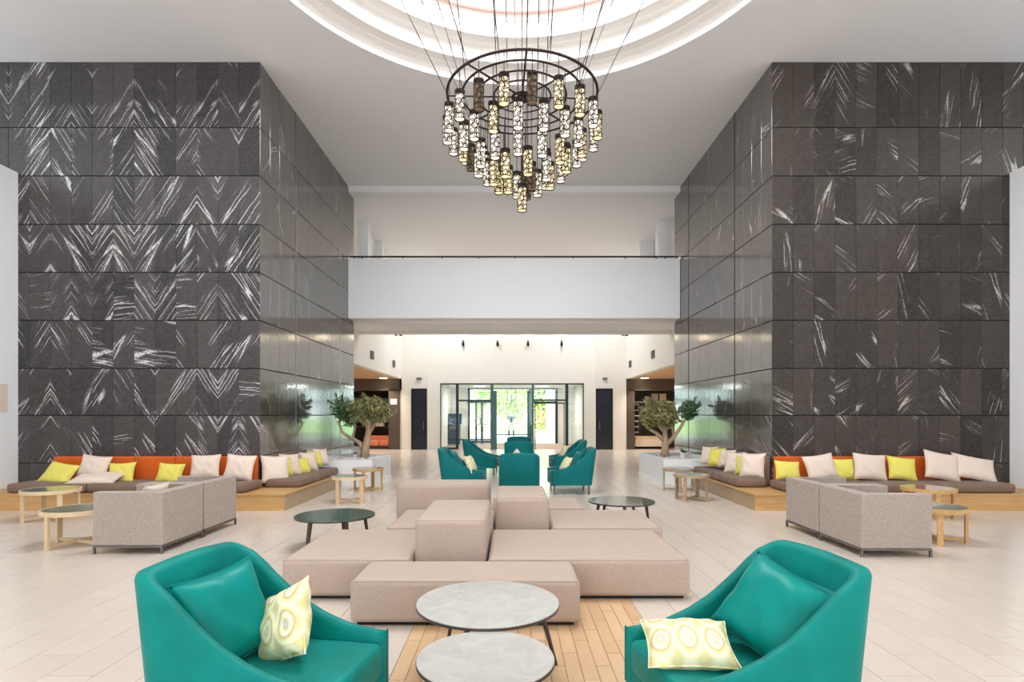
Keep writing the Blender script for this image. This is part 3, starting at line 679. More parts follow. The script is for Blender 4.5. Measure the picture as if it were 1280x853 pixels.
# person standing on the forecourt
def skin(name, verts, edges, rads, mat, parent=None):
    me = bpy.data.meshes.new(name); me.from_pydata(verts, edges, []); o = bpy.data.objects.new(name, me); C.objects.link(o)
    sk = o.modifiers.new('skin', 'SKIN'); sd = o.modifiers.new('sub', 'SUBSURF'); sd.levels = 1; sd.render_levels = 1
    for i, r_ in enumerate(rads): me.skin_vertices[0].data[i].radius = (r_, r_ * .85); me.skin_vertices[0].data[i].use_root = (i == 0)
    me.materials.append(mat)
    if parent: o.parent = parent
    return o
pe = empty('person', (X(639, 42), 42, 0), 0, 'person in a dark blue top and pale trousers standing outside facing the door', 'person')
M['skin'] = simple('skin', (205, 160, 135), .6); M['trousers'] = simple('pale trousers', (190, 200, 210), .8); M['boots'] = simple('dark boots', (50, 60, 70), .6)
skin('body', [(0, 0, 1.0), (0, 0, 1.25), (0, 0, 1.5), (0, -.01, 1.62), (0, -.02, 1.74), (0, -.02, 1.82), (.2, 0, 1.48), (.3, 0, 1.2), (.29, -.08, .98), (-.2, 0, 1.48), (-.3, 0, 1.2), (-.29, -.08, .98), (.12, 0, .9), (.16, 0, .5), (.18, .02, .1), (-.12, 0, .9), (-.16, 0, .5), (-.18, .02, .1), (.19, -.14, .05), (-.19, -.14, .05)],
     [(0, 1), (1, 2), (2, 3), (3, 4), (4, 5), (2, 6), (6, 7), (7, 8), (2, 9), (9, 10), (10, 11), (0, 12), (12, 13), (13, 14), (0, 15), (15, 16), (16, 17), (14, 18), (17, 19)],
     [.16, .15, .15, .055, .1, .07, .07, .05, .035, .07, .05, .035, .09, .065, .045, .09, .065, .045, .04, .04], M['skin'], pe)
skin('blue_top', [(0, 0, .98), (0, 0, 1.25), (0, 0, 1.5), (.2, 0, 1.49), (.3, 0, 1.22), (-.2, 0, 1.49), (-.3, 0, 1.22)], [(0, 1), (1, 2), (2, 3), (3, 4), (2, 5), (5, 6)], [.19, .18, .17, .09, .07, .09, .07], M['navy'], pe)
skin('trousers', [(0, 0, .98), (.12, 0, .88), (.16, 0, .5), (-.12, 0, .88), (-.16, 0, .5)], [(0, 1), (1, 2), (0, 3), (3, 4)], [.17, .11, .08, .11, .08], M['trousers'], pe)
for s_ in (-1, 1): skin('boot', [(s_ * .16, 0, .48), (s_ * .18, .02, .08), (s_ * .19, -.15, .06)], [(0, 1), (1, 2)], [.085, .075, .05], M['boots'], pe)

# ---------------------------------------------------------------- modular ottomans in the middle
def pouf(name, x0, x1, y0, y1, z1, label, r=.05):
    e = empty(name, ((x0 + x1) / 2, (y0 + y1) / 2, 0), 0, label, 'pouf', 'taupe modular seats in the middle')
    w, l = (x1 - x0) / 2 - .006, (y1 - y0) / 2 - .006
    link('upholstery', rbox(-w, w, -l, l, .025, z1, r, 4), M['pouf'], e, smooth=True)
    bm = B(); box(bm, -w + .05, w - .05, -l + .05, l - .05, 0, .03); link('glide_base', bm, M['black'], e)
    bm = B(); q = r * .35
    tube(bm, [(-w + q, -l + q, z1 - q * .6), (w - q, -l + q, z1 - q * .6), (w - q, l - q, z1 - q * .6), (-w + q, l - q, z1 - q * .6)], .005, 6, True); link('piping', bm, M['pouf'], e)
LO, HI = .36, .69
pouf('ottoman', -1.262, .545, 4.39, 5.02, LO, 'low taupe rectangular ottoman nearest the camera, behind the pale oval tables')
pouf('ottoman', -2.05, -.89, 5.03, 6.40, LO, 'wide low taupe ottoman on the left of the front ottoman')
pouf('ottoman', -.215, 1.60, 5.03, 6.40, LO, 'wide low taupe ottoman on the right of the front ottoman')
pouf('seat_block', -.885, -.225, 5.15, 6.42, HI, 'tall taupe block standing between the two wide front ottomans')
pouf('seat_block', -1.58, -.29, 7.74, 8.40, HI, 'tall taupe block at the back left of the island, in front of teal chairs')
pouf('ottoman', -1.43, -.20, 6.43, 7.72, LO, 'low taupe ottoman in front of the back left tall block')
pouf('seat_block', -.19, .445, 6.50, 7.66, HI, 'tall taupe block in the centre right before the nearest teal chair back')
pouf('ottoman', .455, 1.73, 6.42, 7.70, LO, 'low taupe ottoman right of the centre right tall block')
pouf('ottoman', -.28, 1.02, 7.76, 8.85, LO, 'farthest low taupe ottoman beside the dark green table at right')

# ---------------------------------------------------------------- round coffee tables
def coffee(name, x, y, z, r, top, label, nleg, a0, splay, legmat='dark_wood', lr=.018):
    e = empty(name, (x, y, 0), 0, label, 'table')
    bm = B(); lathe(bm, [(0, z - .022), (r - .03, z - .022), (r - .004, z - .008), (r, z - .004), (r - .002, z), (0, z)], 72); link('table_top', bm, M[top], e)
    bm = B(); lathe(bm, [(r - .02, z - .023), (r + .001, z - .021), (r + .002, z - .006), (r - .004, z - .005)], 72); link('rim', bm, M['dark_wood'], e)
    bm = B(); lathe(bm, [(0, z - .05), (r * .62, z - .05), (r * .66, z - .022), (0, z - .022)], 48); link('apron', bm, M['dark_wood'], e)
    for k in range(nleg):
        a = a0 + 2 * PI * k / nleg; c, s_ = math.cos(a), math.sin(a)
        bm = B(); tube(bm, [(c * r * .74, s_ * r * .74, z - .03), (c * r * splay, s_ * r * splay, 0)], [lr, lr * .62], 10); link('leg', bm, M[legmat], e)
coffee('coffee_table', X(610, 3.64), 3.64, .45, .455, 'stone_pale', 'upper pale grey round coffee table touching the front ottoman in view', 3, R(12), 1.0)
coffee('coffee_table', X(607, 2.85), 2.85, .43, .345, 'stone_pale', 'lower smaller grey round coffee table at the bottom edge of the photo', 3, R(215), 1.0)
coffee('coffee_table', X(419, 7.07), 7.07, .40, .482, 'stone_green', 'dark green marble round table left of the taupe ottomans', 5, R(20), .85, 'dark_wood', .024)
coffee('coffee_table', X(777, 8.2), 8.22, .40, .475, 'stone_green', 'dark green marble round table behind the right ottomans', 5, R(50), .85, 'dark_wood', .024)
# wooden drum tables
def drum(x, y, z, r, label, rz, wood_='oak', src={}):
    key = (round(r, 2), round(z, 2), wood_)
    if key in src: e = copy_tree(src[key])
    else:
        e = empty('side_table', (0, 0, 0)); src[key] = e
        bm = B(); lathe(bm, [(0, z - .012), (r - .012, z - .012), (r - .012, z - .055), (r, z - .055), (r, z), (r - .022, z), (r - .022, z - .006), (0, z - .006)], 48); link('ring_frame', bm, M[wood_], e)
        bm = B(); lathe(bm, [(0, z - .011), (r - .023, z - .011), (r - .023, z - .002), (0, z - .002)], 48); link('stone_inlay', bm, M['stone_inlay'], e)
        for k in range(4):
            a = PI / 4 + k * PI / 2; c, s_ = math.cos(a), math.sin(a)
            bm = B(); box(bm, -.016, .016, -.032, .032, 0, z - .04); bmesh.ops.rotate(bm, verts=bm.verts, matrix=Matrix.Rotation(a, 3, 'Z')); bmesh.ops.translate(bm, verts=bm.verts, vec=(c * (r - .035), s_ * (r - .035), 0)); link('leg', bm, M[wood_], e)
        for k in range(2):
            a = PI / 4 + k * PI / 2
            bm = B(); box(bm, -r + .05, r - .05, -.014, .014, .03, .065); bmesh.ops.rotate(bm, verts=bm.verts, matrix=Matrix.Rotation(a, 3, 'Z')); link('cross_rail', bm, M[wood_], e)
    e.location = (x, y, 0); e.rotation_euler = (0, 0, rz); tag(e, label, 'table', 'round wooden side tables')
drum(X(64, 8.9), 8.9, .48, .39, 'round oak side table before the left bench, left of the other oak table', R(10), 'oak_pale')
drum(-5.5, 7.2, .46, .38, 'round oak side table with grey top partly behind the left tweed armchairs', R(25), 'oak_pale')
drum(X(1160, 9.1), 9.1, .48, .38, 'round oak side table before the right bench, farther of two there', R(30), 'oak')
drum(5.5, 7.4, .46, .38, 'round oak side table right beside the right tweed armchairs', R(20), 'oak')
drum(X(437, 10.6), 10.6, .50, .33, 'round oak side table nearer the camera beside the left planter', R(15), 'oak_pale')
drum(X(461, 12.3), 12.25, .49, .33, 'round oak side table against the white front of the left planter', R(40), 'oak')
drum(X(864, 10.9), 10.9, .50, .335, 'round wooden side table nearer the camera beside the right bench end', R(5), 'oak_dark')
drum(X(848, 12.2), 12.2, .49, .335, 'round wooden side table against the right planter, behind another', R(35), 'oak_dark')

# ---------------------------------------------------------------- teal lounge chairs
def arm_chair_meshes():
    W2, D0, D1, th = .37, -.40, .44, .075
    # plan path: front-left -> back -> front-right (outer), with top height and back lean
    path = []
    rc = .11; n = 7
    def hgt(t):                         # t: 0 at back .. 1 at the front
        pts = [(0, .95), (.08, .935), (.16, .875), (.28, .76), (.42, .655), (.58, .58), (.75, .53), (.9, .508), (1, .50)]
        for (a, ha), (b, hb) in zip(pts, pts[1:]):
            if t <= b: u = (t - a) / (b - a); return ha + (hb - ha) * u
        return .5
    side = [D1 - (D1 - (D0 + rc)) * k / 14 for k in range(15)]
    for x in side: path.append((x, -W2, 0, -1, hgt((x - D0) / (D1 - D0))))
    for k in range(1, n): a = -PI / 2 - (PI / 2) * k / n; path.append((D0 + rc + rc * math.cos(a), -W2 + rc + rc * math.sin(a), math.cos(a), math.sin(a), .95 - .06 * (1 - k / n)**2 ))
    for k in range(9): y = -W2 + rc + (2 * W2 - 2 * rc) * k / 8; path.append((D0, y, -1, 0, .95 + .012 * math.sin(PI * k / 8)))
    for k in range(1, n): a = PI - (PI / 2) * k / n; path.append((D0 + rc + rc * math.cos(a), W2 - rc + rc * math.sin(a), math.cos(a), math.sin(a), .95 - .06 * (k / n)**2))
    for x in side[::-1]: path.append((x, W2, 0, 1, hgt((x - D0) / (D1 - D0))))
    bm = B(); rings = []
    for (x, y, nx, ny, h) in path:
        def lean(z, xx): return xx - max(0, (.44 - (xx - D0)) / .44) ** 1.5 * .10 * max(0, (z - .19) / .76)
        prof = [(0, .19), (0, h * .55 + .08), (0, h - .03), (.008, h - .012), (.028, h - .001), (th - .028, h - .001), (th - .008, h - .012), (th, h - .035), (th, .30), (th, .19)]
        rings.append([bm.verts.new((lean(z, x - nx * o_), y - ny * o_ * (1 if abs(ny) > .01 else 0), z)) for o_, z in prof])
    for a, b in zip(rings, rings[1:]):
        for k in range(len(a) - 1): bm.faces.new((a[k], b[k], b[k + 1], a[k + 1]))
    bm.faces.new(rings[0]); bm.faces.new(rings[-1][::-1])
    bmesh.ops.recalc_face_normals(bm, faces=bm.faces)
    return bm, W2, D0, D1, th
def lounge(mat='teal'):
    e = empty('lounge_chair', (0, 0, 0)); bm, W2, D0, D1, th = arm_chair_meshes()
    sh = link('shell', bm, M[mat], e, smooth=True)
    bm = B(); tube(bm, [(D1 + .001, -W2 + .004, .2), (D1 + .001, -W2 + .004, .495)], .006, 6); link('piping', bm, M[mat], e); bm = B(); tube(bm, [(D1 + .001, W2 - .004, .2), (D1 + .001, W2 - .004, .495)], .006, 6); link('piping', bm, M[mat], e)
    link('seat_cushion', rbox(D0 + .06, D1 + .01, -W2 + th + .002, W2 - th - .002, .28, .455, .035, 4), M[mat], e, smooth=True)
    link('front_rail', rbox(D0 + .04, D1 - .004, -W2 + .03, W2 - .03, .19, .285, .02, 2), M[mat], e)
    link('back_pad', rbox(D0 + .0, D0 + .10, -W2 + th, W2 - th, .40, .90, .03, 3), M[mat], e, smooth=True)
    o = [c for c in e.children if c.name.startswith('back_pad')][0]; o.rotation_euler = (0, R(-8), 0); o.location = (.065, 0, -.04)
    for x in (D0 + .07, D1 - .06):
        for y in (-W2 + .06, W2 - .06):
            bm = B(); tube(bm, [(x, y, 0), (x, y, .20)], [.014, .02], 8); link('leg', bm, M['steel'], e)
    return e
pr = lounge('teal'); pr2 = lounge('teal_dark')
CH = [(-1.165, 2.77, -10.5, 'large teal velvet lounge chair in the left foreground', 0), (1.125, 2.82, 190.5, 'large teal velvet lounge chair in the right foreground', 0),
      (X(579, 11.85), 11.9, -4, 'teal lounge chair facing right behind the back left tall block, with a cream cushion', 1), (X(713.5, 11.9), 11.95, 183, 'teal lounge chair at right facing left on steel legs, nearer one', 1),
      (X(602, 15.7), 15.7, -6, 'teal lounge chair facing right at the back left of the far group', 1), (X(709, 15.6), 15.6, 186, 'teal lounge chair facing left at the back right of the far group', 1),
      (X(648.8, 10.45), 10.55, 90, 'teal chair seen squarely from behind in the centre, nearest of its row', 1), (X(651.5, 14.6), 14.9, 78, 'teal chair seen from behind in the centre, middle of its row', 1), (X(648.5, 17.9), 18.1, 90, 'teal chair seen from behind in the centre, farthest of its row', 1)]
used = [False, False]
for x, y, rz, lb, k in CH:
    src = (pr, pr2)[k]
    if not used[k]: e = src; used[k] = True
    else: e = copy_tree(src)
    e.location = (x, y, 0); e.rotation_euler = (0, 0, R(rz)); tag(e, lb, 'armchair', 'teal lounge chairs')

# ---------------------------------------------------------------- cushions
def cushion_mesh(w, h, t, seed, pinch=.09, n=18):
    rn = random.Random(seed); bm = B(); ph = [rn.uniform(0, 6) for _ in range(6)]
    vs = {}
    for s_ in (1, -1):
        for i in range(n + 1):
            for j in range(n + 1):
                u, v = -1 + 2 * i / n, -1 + 2 * j / n
                edge = i in (0, n) or j in (0, n)
                if edge and s_ < 0: vs[s_, i, j] = vs[1, i, j]; continue
                x = u * (1 - pinch * (1 - v * v) * abs(u) ** 2); y = v * (1 - pinch * (1 - u * u) * abs(v) ** 2)
                th = (max(0, (1 - u ** 4) * (1 - v ** 4))) ** .62 * (1 - .25 * (u * u + v * v) / 2)
                wr = .09 * math.sin(5 * u + ph[0] + 3 * v) * math.sin(4 * v + ph[1]) + .05 * math.sin(11 * u + 7 * v + ph[2]) + .05 * math.sin(15 * u * v + ph[3]) * (abs(u) + abs(v)) / 2
                vs[s_, i, j] = bm.verts.new((x * w / 2, y * h / 2, s_ * t / 2 * th * (1 + wr)))
    for s_ in (1, -1):
        for i in range(n):
            for j in range(n):
                q = [vs[s_, i, j], vs[s_, i + 1, j], vs[s_, i + 1, j + 1], vs[s_, i, j + 1]]
                bm.faces.new(q if s_ > 0 else q[::-1])
    return bm
def cushion(loc, size, mat, label, lean=20, yaw=0, roll=0, group=None, t=.16, seed=0, piping=True, name='cushion'):
    """stands facing -y at yaw 0, leaning back by lean degrees"""
    o = link(name, cushion_mesh(size[0], size[1], t, seed), M[mat], smooth=True)
    m = Matrix.Rotation(R(yaw), 4, 'Z') @ Matrix.Rotation(R(90 - lean), 4, 'X') @ Matrix.Rotation(R(roll), 4, 'Z')
    o.matrix_world = Matrix.Translation(loc) @ m
    tag(o, label, 'cushion', group)
    if piping:
        bm = B(); n = 10; pts = []
        for k in range(n): u = -1 + 2 * k / n; pts.append((u, -1))
        for k in range(n): u = -1 + 2 * k / n; pts.append((1, u))
        for k in range(n): u = 1 - 2 * k / n; pts.append((u, 1))
        for k in range(n): u = 1 - 2 * k / n; pts.append((-1, u))
        P_ = [(u * (1 - .09 * (1 - v * v) * abs(u) ** 2) * size[0] / 2, v * (1 - .09 * (1 - u * u) * abs(v) ** 2) * size[1] / 2, 0) for u, v in pts]
        tube(bm, P_, .005, 5, True); link('piping', bm, M[mat], o)
    return o
cushion((-1.385, 2.77, .665), (.47, .47), 'teal_cushion', 'big teal satin cushion leaning in the left foreground chair', 22, 66, 4, t=.17, seed=1)
o = cushion((-1.13, 2.84, .60), (.37, .37), 'ikat', 'cream and lime patterned cushion standing in the left foreground chair', t=.17, seed=2)
dg = Vector((.42, .05, .90)).normalized(); vw = Vector((-.37, .93, -.2)).normalized(); sd_ = dg.cross(vw).normalized()
nn = (-vw * math.cos(R(60)) + sd_ * math.sin(R(60))); nn = (nn - dg * nn.dot(dg)).normalized(); ot = nn.cross(dg)
xa_ = (dg + ot * -1).normalized(); ya_ = nn.cross(xa_).normalized()
mm = Matrix((xa_, ya_, nn)).transposed().to_4x4(); mm.translation = (-1.13, 2.84, .60); o.matrix_world = mm
cushion((1.31, 2.83, .665), (.52, .46), 'teal_cushion', 'big teal satin cushion leaning in the right foreground chair', 34, -52, -18, t=.20, seed=3)
cushion((.86, 2.76, .535), (.42, .32), 'ikat', 'cream and lime patterned cushion lying on the right foreground chair seat', 70, -10, 4, t=.15, seed=4)
cushion((X(589, 11.8), 11.7, .62), (.38, .38), 'ikat', 'cream cushion in the left far teal chair', 25, 75, 0, t=.14, seed=5)
cushion((X(707, 11.8), 11.8, .60), (.36, .36), 'ikat', 'cream cushion in the right far teal chair on steel legs', 30, -75, 0, t=.13, seed=6)
cushion((X(721, 11.8), 11.85, .68), (.42, .42), 'teal_dark', 'teal cushion behind the cream one in the right far chair', 25, -80, 0, t=.13, seed=7)
cushion((X(570, 11.8), 11.85, .68), (.42, .42), 'teal_dark', 'teal cushion against the back of the left far chair', 25, 80, 0, t=.13, seed=8)
cushion((X(646, 10.95), 10.95, .705), (.42, .42), 'beige', 'white cushion whose corner peeks over the nearest centre teal chair back', 15, 180, 45, t=.12, seed=9)
cushion((X(704, 15.5), 15.45, .64), (.36, .36), 'ikat', 'pale cushion in the back right far teal chair', 28, -75, 0, t=.12, seed=10)

# ---------------------------------------------------------------- benches along the marble
def bench(sgn, xo, xi, xf, dside):
    """sgn -1 left, xo outer end, xi wall corner x, xf outer face of the side leg, dside its far end"""
    nm = 'left' if sgn < 0 else 'right'
    e = empty('corner_bench', (0, 0, 0), 0, 'long L-shaped oak bench with brown seat pads under the %s marble wall' % nm, 'bench')
    lo, hi = sorted((xo, xf)); f0, f1 = 9.68, 10.66
    bm = B(); box(bm, lo, hi, f0, f0 + .04, 0, .262); link('plinth_front', bm, M['oak'], e)
    bm = B(); box(bm, lo + .001, hi - .001, f0 + .04, f1, 0, .262); link('plinth', bm, M['oak_dark'], e)  # bench sides in greyer oak: their duller light is put into the colour
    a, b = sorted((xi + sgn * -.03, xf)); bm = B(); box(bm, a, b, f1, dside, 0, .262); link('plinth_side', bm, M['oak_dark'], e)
    bm = B(); box(bm, lo - (.02 if sgn > 0 else 0), hi + (.02 if sgn < 0 else 0), f0 - .02, f1, .262, .288); link('ledge', bm, M['oak'], e)
    bm = B(); box(bm, a - (.02 if sgn > 0 else 0), b + (.02 if sgn < 0 else 0), f1, dside, .262, .288); link('ledge_side', bm, M['oak'], e)
    # seat pads
    xs = sorted((sgn * 8.7, xi + sgn * -.15)); n = 3; w = (xs[1] - xs[0]) / n
    for k in range(n): link('seat_pad', rbox(xs[0] + k * w + .005, xs[0] + (k + 1) * w - .005, 9.76, 10.5, .29, .45, .05, 3), M['brown_seat'], e, smooth=True)
    c, d_ = sorted((xi - sgn * .10, xf + sgn * .05)); dl = (dside - .05 - 10.38) / 2
    y0 = 10.52
    dl = (dside - .05 - y0) / 2
    c2, d2 = sorted((xi - sgn * .16, xf - sgn * -.03))
    for k in range(2): link('seat_pad', rbox(c2, d2, y0 + k * dl, y0 + (k + 1) * dl - .01, .29, .45, .05, 3), M['brown_seat'], e, smooth=True)
    # orange back panels
    xs = sorted((sgn * 8.5, xi - sgn * .0)); n = 5; w = (xs[1] - xs[0]) / n
    for k in range(n): link('back_panel', rbox(xs[0] + k * w + .004, xs[0] + (k + 1) * w - .004, 10.54, 10.66, .30, .86, .02, 2), M['orange'], e)
    n = 3; dl = (dside - .1 - 10.72) / n; p_, q_ = sorted((xi - sgn * .015, xi - sgn * .12))
    for k in range(n): link('back_panel', rbox(p_, q_, 10.72 + k * dl, 10.72 + (k + 1) * dl - .006, .30, .86, .02, 2), M['brown_seat'], e)
bench(-1, WL + .01, XL, -3.87, 12.93); bench(1, WR - .01, XR, 4.16, 13.15)
BE, YE = 'beige', 'yellow'
GL = 'scatter cushions on the left bench'; GR = 'scatter cushions on the right bench'
def front(px0, px1, y0, y1, mat, label, d_=10.3, lean=22, yaw=0, roll=0, g=GL, flat=False, sd=0):
    w = (px1 - px0) * d_ / F; h = (y1 - y0) * d_ / F
    cz = Z((y0 + y1) / 2, d_)
    return cushion((X((px0 + px1) / 2, d_), d_, cz), (w, h / max(.3, math.cos(R(lean))) if not flat else .45), mat, label, lean, yaw, roll, g, .15, sd)
front(54, 94, 580, 604, YE, 'yellow cushion flopped at the far left end of the left bench', 10.25, 38, 0, -10, sd=21)
front(99, 137, 570, 596, BE, 'beige cushion upright at the left end of the left bench, above a lying one', 10.36, 18, 0, -6, sd=22)
front(91, 150, 591, 606, BE, 'beige cushion lying flat on the left bench beneath the upright beige one', 10.05, 74, 0, 4, flat=True, sd=23)
front(135, 168, 579, 605, YE, 'yellow cushion just right of the lying beige one, left bench', 10.3, 20, 0, 3, sd=24)
front(196, 229, 580, 604, YE, 'yellow cushion alone against the orange back in the middle of the left bench', 10.3, 22, 0, -3, sd=25)
front(238, 275, 569, 598, BE, 'beige cushion right of the lone yellow one, left bench', 10.3, 15, 0, 2, sd=26)
front(281, 318, 569, 600, BE, 'beige cushion nearest the corner on the front run of the left bench', 10.3, 18, 0, -4, sd=27)
def sidec(px0, px1, y0, y1, mat, label, d_, yaw, sgn, g, sd, s_=None):
    cz = Z((y0 + y1) / 2, d_); h = (y1 - y0) * d_ / F
    cushion((X((px0 + px1) / 2, d_), d_, cz), (h * .95, h), mat, label, 20, yaw, 3 * sgn, g, .15, sd)
sidec(331, 357, 569, 604, BE, 'large pale cushion first in the side row of the left bench, at the corner', 10.72, 38, -1, GL, 31)
sidec(347, 363, 572, 597, YE, 'yellow cushion first of three along the side row of the left bench', 11.1, 58, -1, GL, 32)
sidec(353, 373, 567, 596, BE, 'beige cushion between the first two yellow ones in the left side row', 11.35, 55, -1, GL, 33)
sidec(370, 387, 572, 594, YE, 'yellow cushion second of three along the side row of the left bench', 11.7, 60, -1, GL, 34)
sidec(374, 398, 565, 590, BE, 'beige cushion after the second yellow one in the left side row', 12.0, 55, -1, GL, 35)
sidec(388, 400, 564, 584, YE, 'small yellow sliver of cushion third along the left side row', 12.35, 60, -1, GL, 36)
sidec(393, 410, 561, 583, BE, 'beige cushion farthest along the left side row beside the planter', 12.6, 60, -1, GL, 37)
front(969, 1000, 577, 600, YE, 'yellow cushion nearest the corner on the front run of the right bench', 10.3, 20, 0, -4, GR, sd=41)
front(1006, 1045, 569, 599, BE, 'beige cushion right of the corner yellow one, right bench', 10.33, 20, 0, 8, GR, sd=42)
front(1040, 1070, 574, 600, YE, 'yellow cushion half behind two beige ones on the right bench', 10.38, 16, 0, 0, GR, sd=43)
front(1067, 1108, 568, 600, BE, 'beige cushion upright in the middle of the right bench', 10.28, 16, 0, -5, GR, sd=44)
front(1110, 1145, 572, 600, YE, 'yellow cushion right of the middle beige one, right bench', 10.3, 22, 0, -8, GR, sd=45)
front(1156, 1199, 566, 600, BE, 'beige cushion tilted, second from the right end of the right bench', 10.3, 22, 0, -12, GR, sd=46)
front(1193, 1243, 571, 600, BE, 'beige cushion slumped at the far right end of the right bench', 10.28, 32, 0, -14, GR, sd=47)
sidec(876, 895, 558, 582, BE, 'beige cushion farthest along the right side row by the planter', 12.7, -60, 1, GR, 51)
sidec(888, 903, 560, 584, YE, 'yellow cushion farther of two in the right side row', 12.4, -60, 1, GR, 52)
sidec(899, 918, 562, 585, BE, 'beige cushion in front of the farther yellow one, right side row', 12.05, -58, 1, GR, 53)
sidec(906, 931, 565, 593, BE, 'beige cushion behind the nearer yellow one, right side row', 11.6, -52, 1, GR, 54)
sidec(922, 939, 570, 595, YE, 'yellow cushion nearer of two in the right side row', 11.25, -56, 1, GR, 55)
sidec(929, 952, 566, 598, BE, 'large beige cushion first in the right side row, at the corner', 10.85, -42, 1, GR, 56)

# ---------------------------------------------------------------- tweed armchairs (pairs, backs to the aisle)
def tweed_chair():
    e = empty('tweed_armchair', (0, 0, 0))      # faces -x, back at +x; 0.82 wide in x, ~0.9 in y
    hw, hl = .41, .445
    bm = B(); P = [(-hw, -hl), (hw, -hl), (hw, hl), (-hw, hl), (-hw, hl - .12), (hw - .13, hl - .12), (hw - .13, -hl + .12), (-hw, -hl + .12)]
    lo = [bm.verts.new((x, y, .10)) for x, y in P]; hi = [bm.verts.new((x, y, .73)) for x, y in P]
    bm.faces.new(hi); bm.faces.new(lo[::-1])
    for k in range(8): bm.faces.new((lo[k], lo[(k + 1) % 8], hi[(k + 1) % 8], hi[k]))
    bmesh.ops.bevel(bm, geom=bm.edges[:], offset=.012, segments=2, profile=.5, affect='EDGES'); link('arm_and_back_shell', bm, M['tweed'], e)
    link('seat_cushion', rbox(-hw - .005, hw - .13, -hl + .12, hl - .12, .25, .45, .04, 3), M['tweed'], e, smooth=True)
    bm = B(); box(bm, -hw + .01, hw - .13, -hl + .12, hl - .12, .10, .26); link('seat_base', bm, M['tweed'], e)
    bm = B()
    for s_ in (-1, 1):
        y_ = s_ * (hl - .012); box(bm, -hw, hw, y_ - .012, y_ + .012, .075, .10)
    for s_ in (-1, 1): x_ = s_ * (hw - .012); box(bm, x_ - .012, x_ + .012, -hl, hl, .075, .10)
    link('base_frame', bm, M['steel'], e)
    for sx in (-1, 1):
        for sy in (-1, 1):
            bm = B(); x_, y_ = sx * (hw - .012), sy * (hl - .012); box(bm, x_ - .012, x_ + .012, y_ - .012, y_ + .012, 0, .076); link('leg', bm, M['steel'], e)
    return e
t0 = tweed_chair()
TC = [(-4.52, 7.135, 0, 'grey beige tweed armchair at left, nearer of the two'), (-4.52, 8.055, 0, 'grey beige tweed armchair at left, farther of the two'),
      (4.44, 6.985, 1, 'grey beige tweed armchair at right, nearer of the two'), (4.44, 7.89, 1, 'grey beige tweed armchair at right, farther of the two')]
for i, (x, y, m_, lb) in enumerate(TC):
    e = t0 if i == 0 else copy_tree(t0)
    e.location = (x, y, 0); tag(e, lb, 'armchair', 'tweed armchairs')
    if m_: e.rotation_euler = (0, 0, PI)
cushion((-4.50, 7.1, .60), (.5, .40), 'beige', 'white cushion peeking over the back of the nearer left tweed armchair', 25, -90, 0, t=.14, seed=61)

# ---------------------------------------------------------------- planters, olive trees, small pots
def planter(nm, x0, x1, y0, y1, h=.6):
    e = empty('planter', ((x0 + x1) / 2, (y0 + y1) / 2, 0), 0, 'low white planter box topped with pale pebbles, %s side' % nm, 'planter')
    w, l = (x1 - x0) / 2, (y1 - y0) / 2
    bm = B(); box(bm, -w, w, -l, -l + .05, .0, h); box(bm, -w, w, l - .05, l, 0, h); box(bm, -w, -w + .05, -l + .05, l - .05, 0, h); box(bm, w - .05, w, -l + .05, l - .05, 0, h)
    link('box_wall', bm, M['white'], e)
    bm = B(); box(bm, -w + .05, w - .05, -l + .05, l - .05, 0, h - .06); link('soil', bm, M['pebble'], e)
    bm = B(); 
    for _ in range(900):
        x, y = rnd.uniform(-w + .08, w - .08), rnd.uniform(-l + .08, l - .08); r_ = rnd.uniform(.018, .04)
        m_ = Matrix.Translation((x, y, h - .055 + r_ * .3)) @ Matrix.Rotation(rnd.random() * 3, 4, 'Z') @ Matrix.Diagonal((r_ * 1.4, r_, r_ * .8, 1))
        bmesh.ops.create_icosphere(bm, subdivisions=1, radius=1, matrix=m_)
    o = link('pebbles', bm, M['pebble'], e); o['kind'] = 'stuff'
    bm = B(); box(bm, -w - .012, w + .012, -l - .012, l + .012, 0, .05); link('kick', bm, M['pot'], e)
planter('left', XL + .03, -3.17, 12.97, 14.95); planter('right', 3.54, XR - .03, 13.2, 15.72)
def olive(loc, branches, crowns, label):
    e = empty('olive_tree', loc, 0, label, 'tree')
    bm = B()
    for pts, r0, r1 in branches:
        n = len(pts); tube(bm, pts, [r0 + (r1 - r0) * k / (n - 1) for k in range(n)], 8)
    link('trunk', bm, M['bark'], e, smooth=True)
    for mat, cs in crowns:
        bm = B()
        for c, rad, n in cs:
            leaf_cloud(bm, c, rad, int(n * 1.5), .062, rnd, .15, 2.3)
            for _ in range(n // 60):      # feathery shoots that stand out of the crown
                v = Vector((rnd.gauss(0, 1), rnd.gauss(0, 1), rnd.gauss(.4, 1))).normalized(); b = Vector(c) + Vector((v.x * rad[0], v.y * rad[1], v.z * rad[2])) * .85
                for q in range(5): leaf_cloud(bm, b + v * .035 * q, (.025, .025, .03), 4, .055, rnd, .2, 2.3)
        f = link('foliage', bm, M[mat], e); f['kind'] = 'stuff'
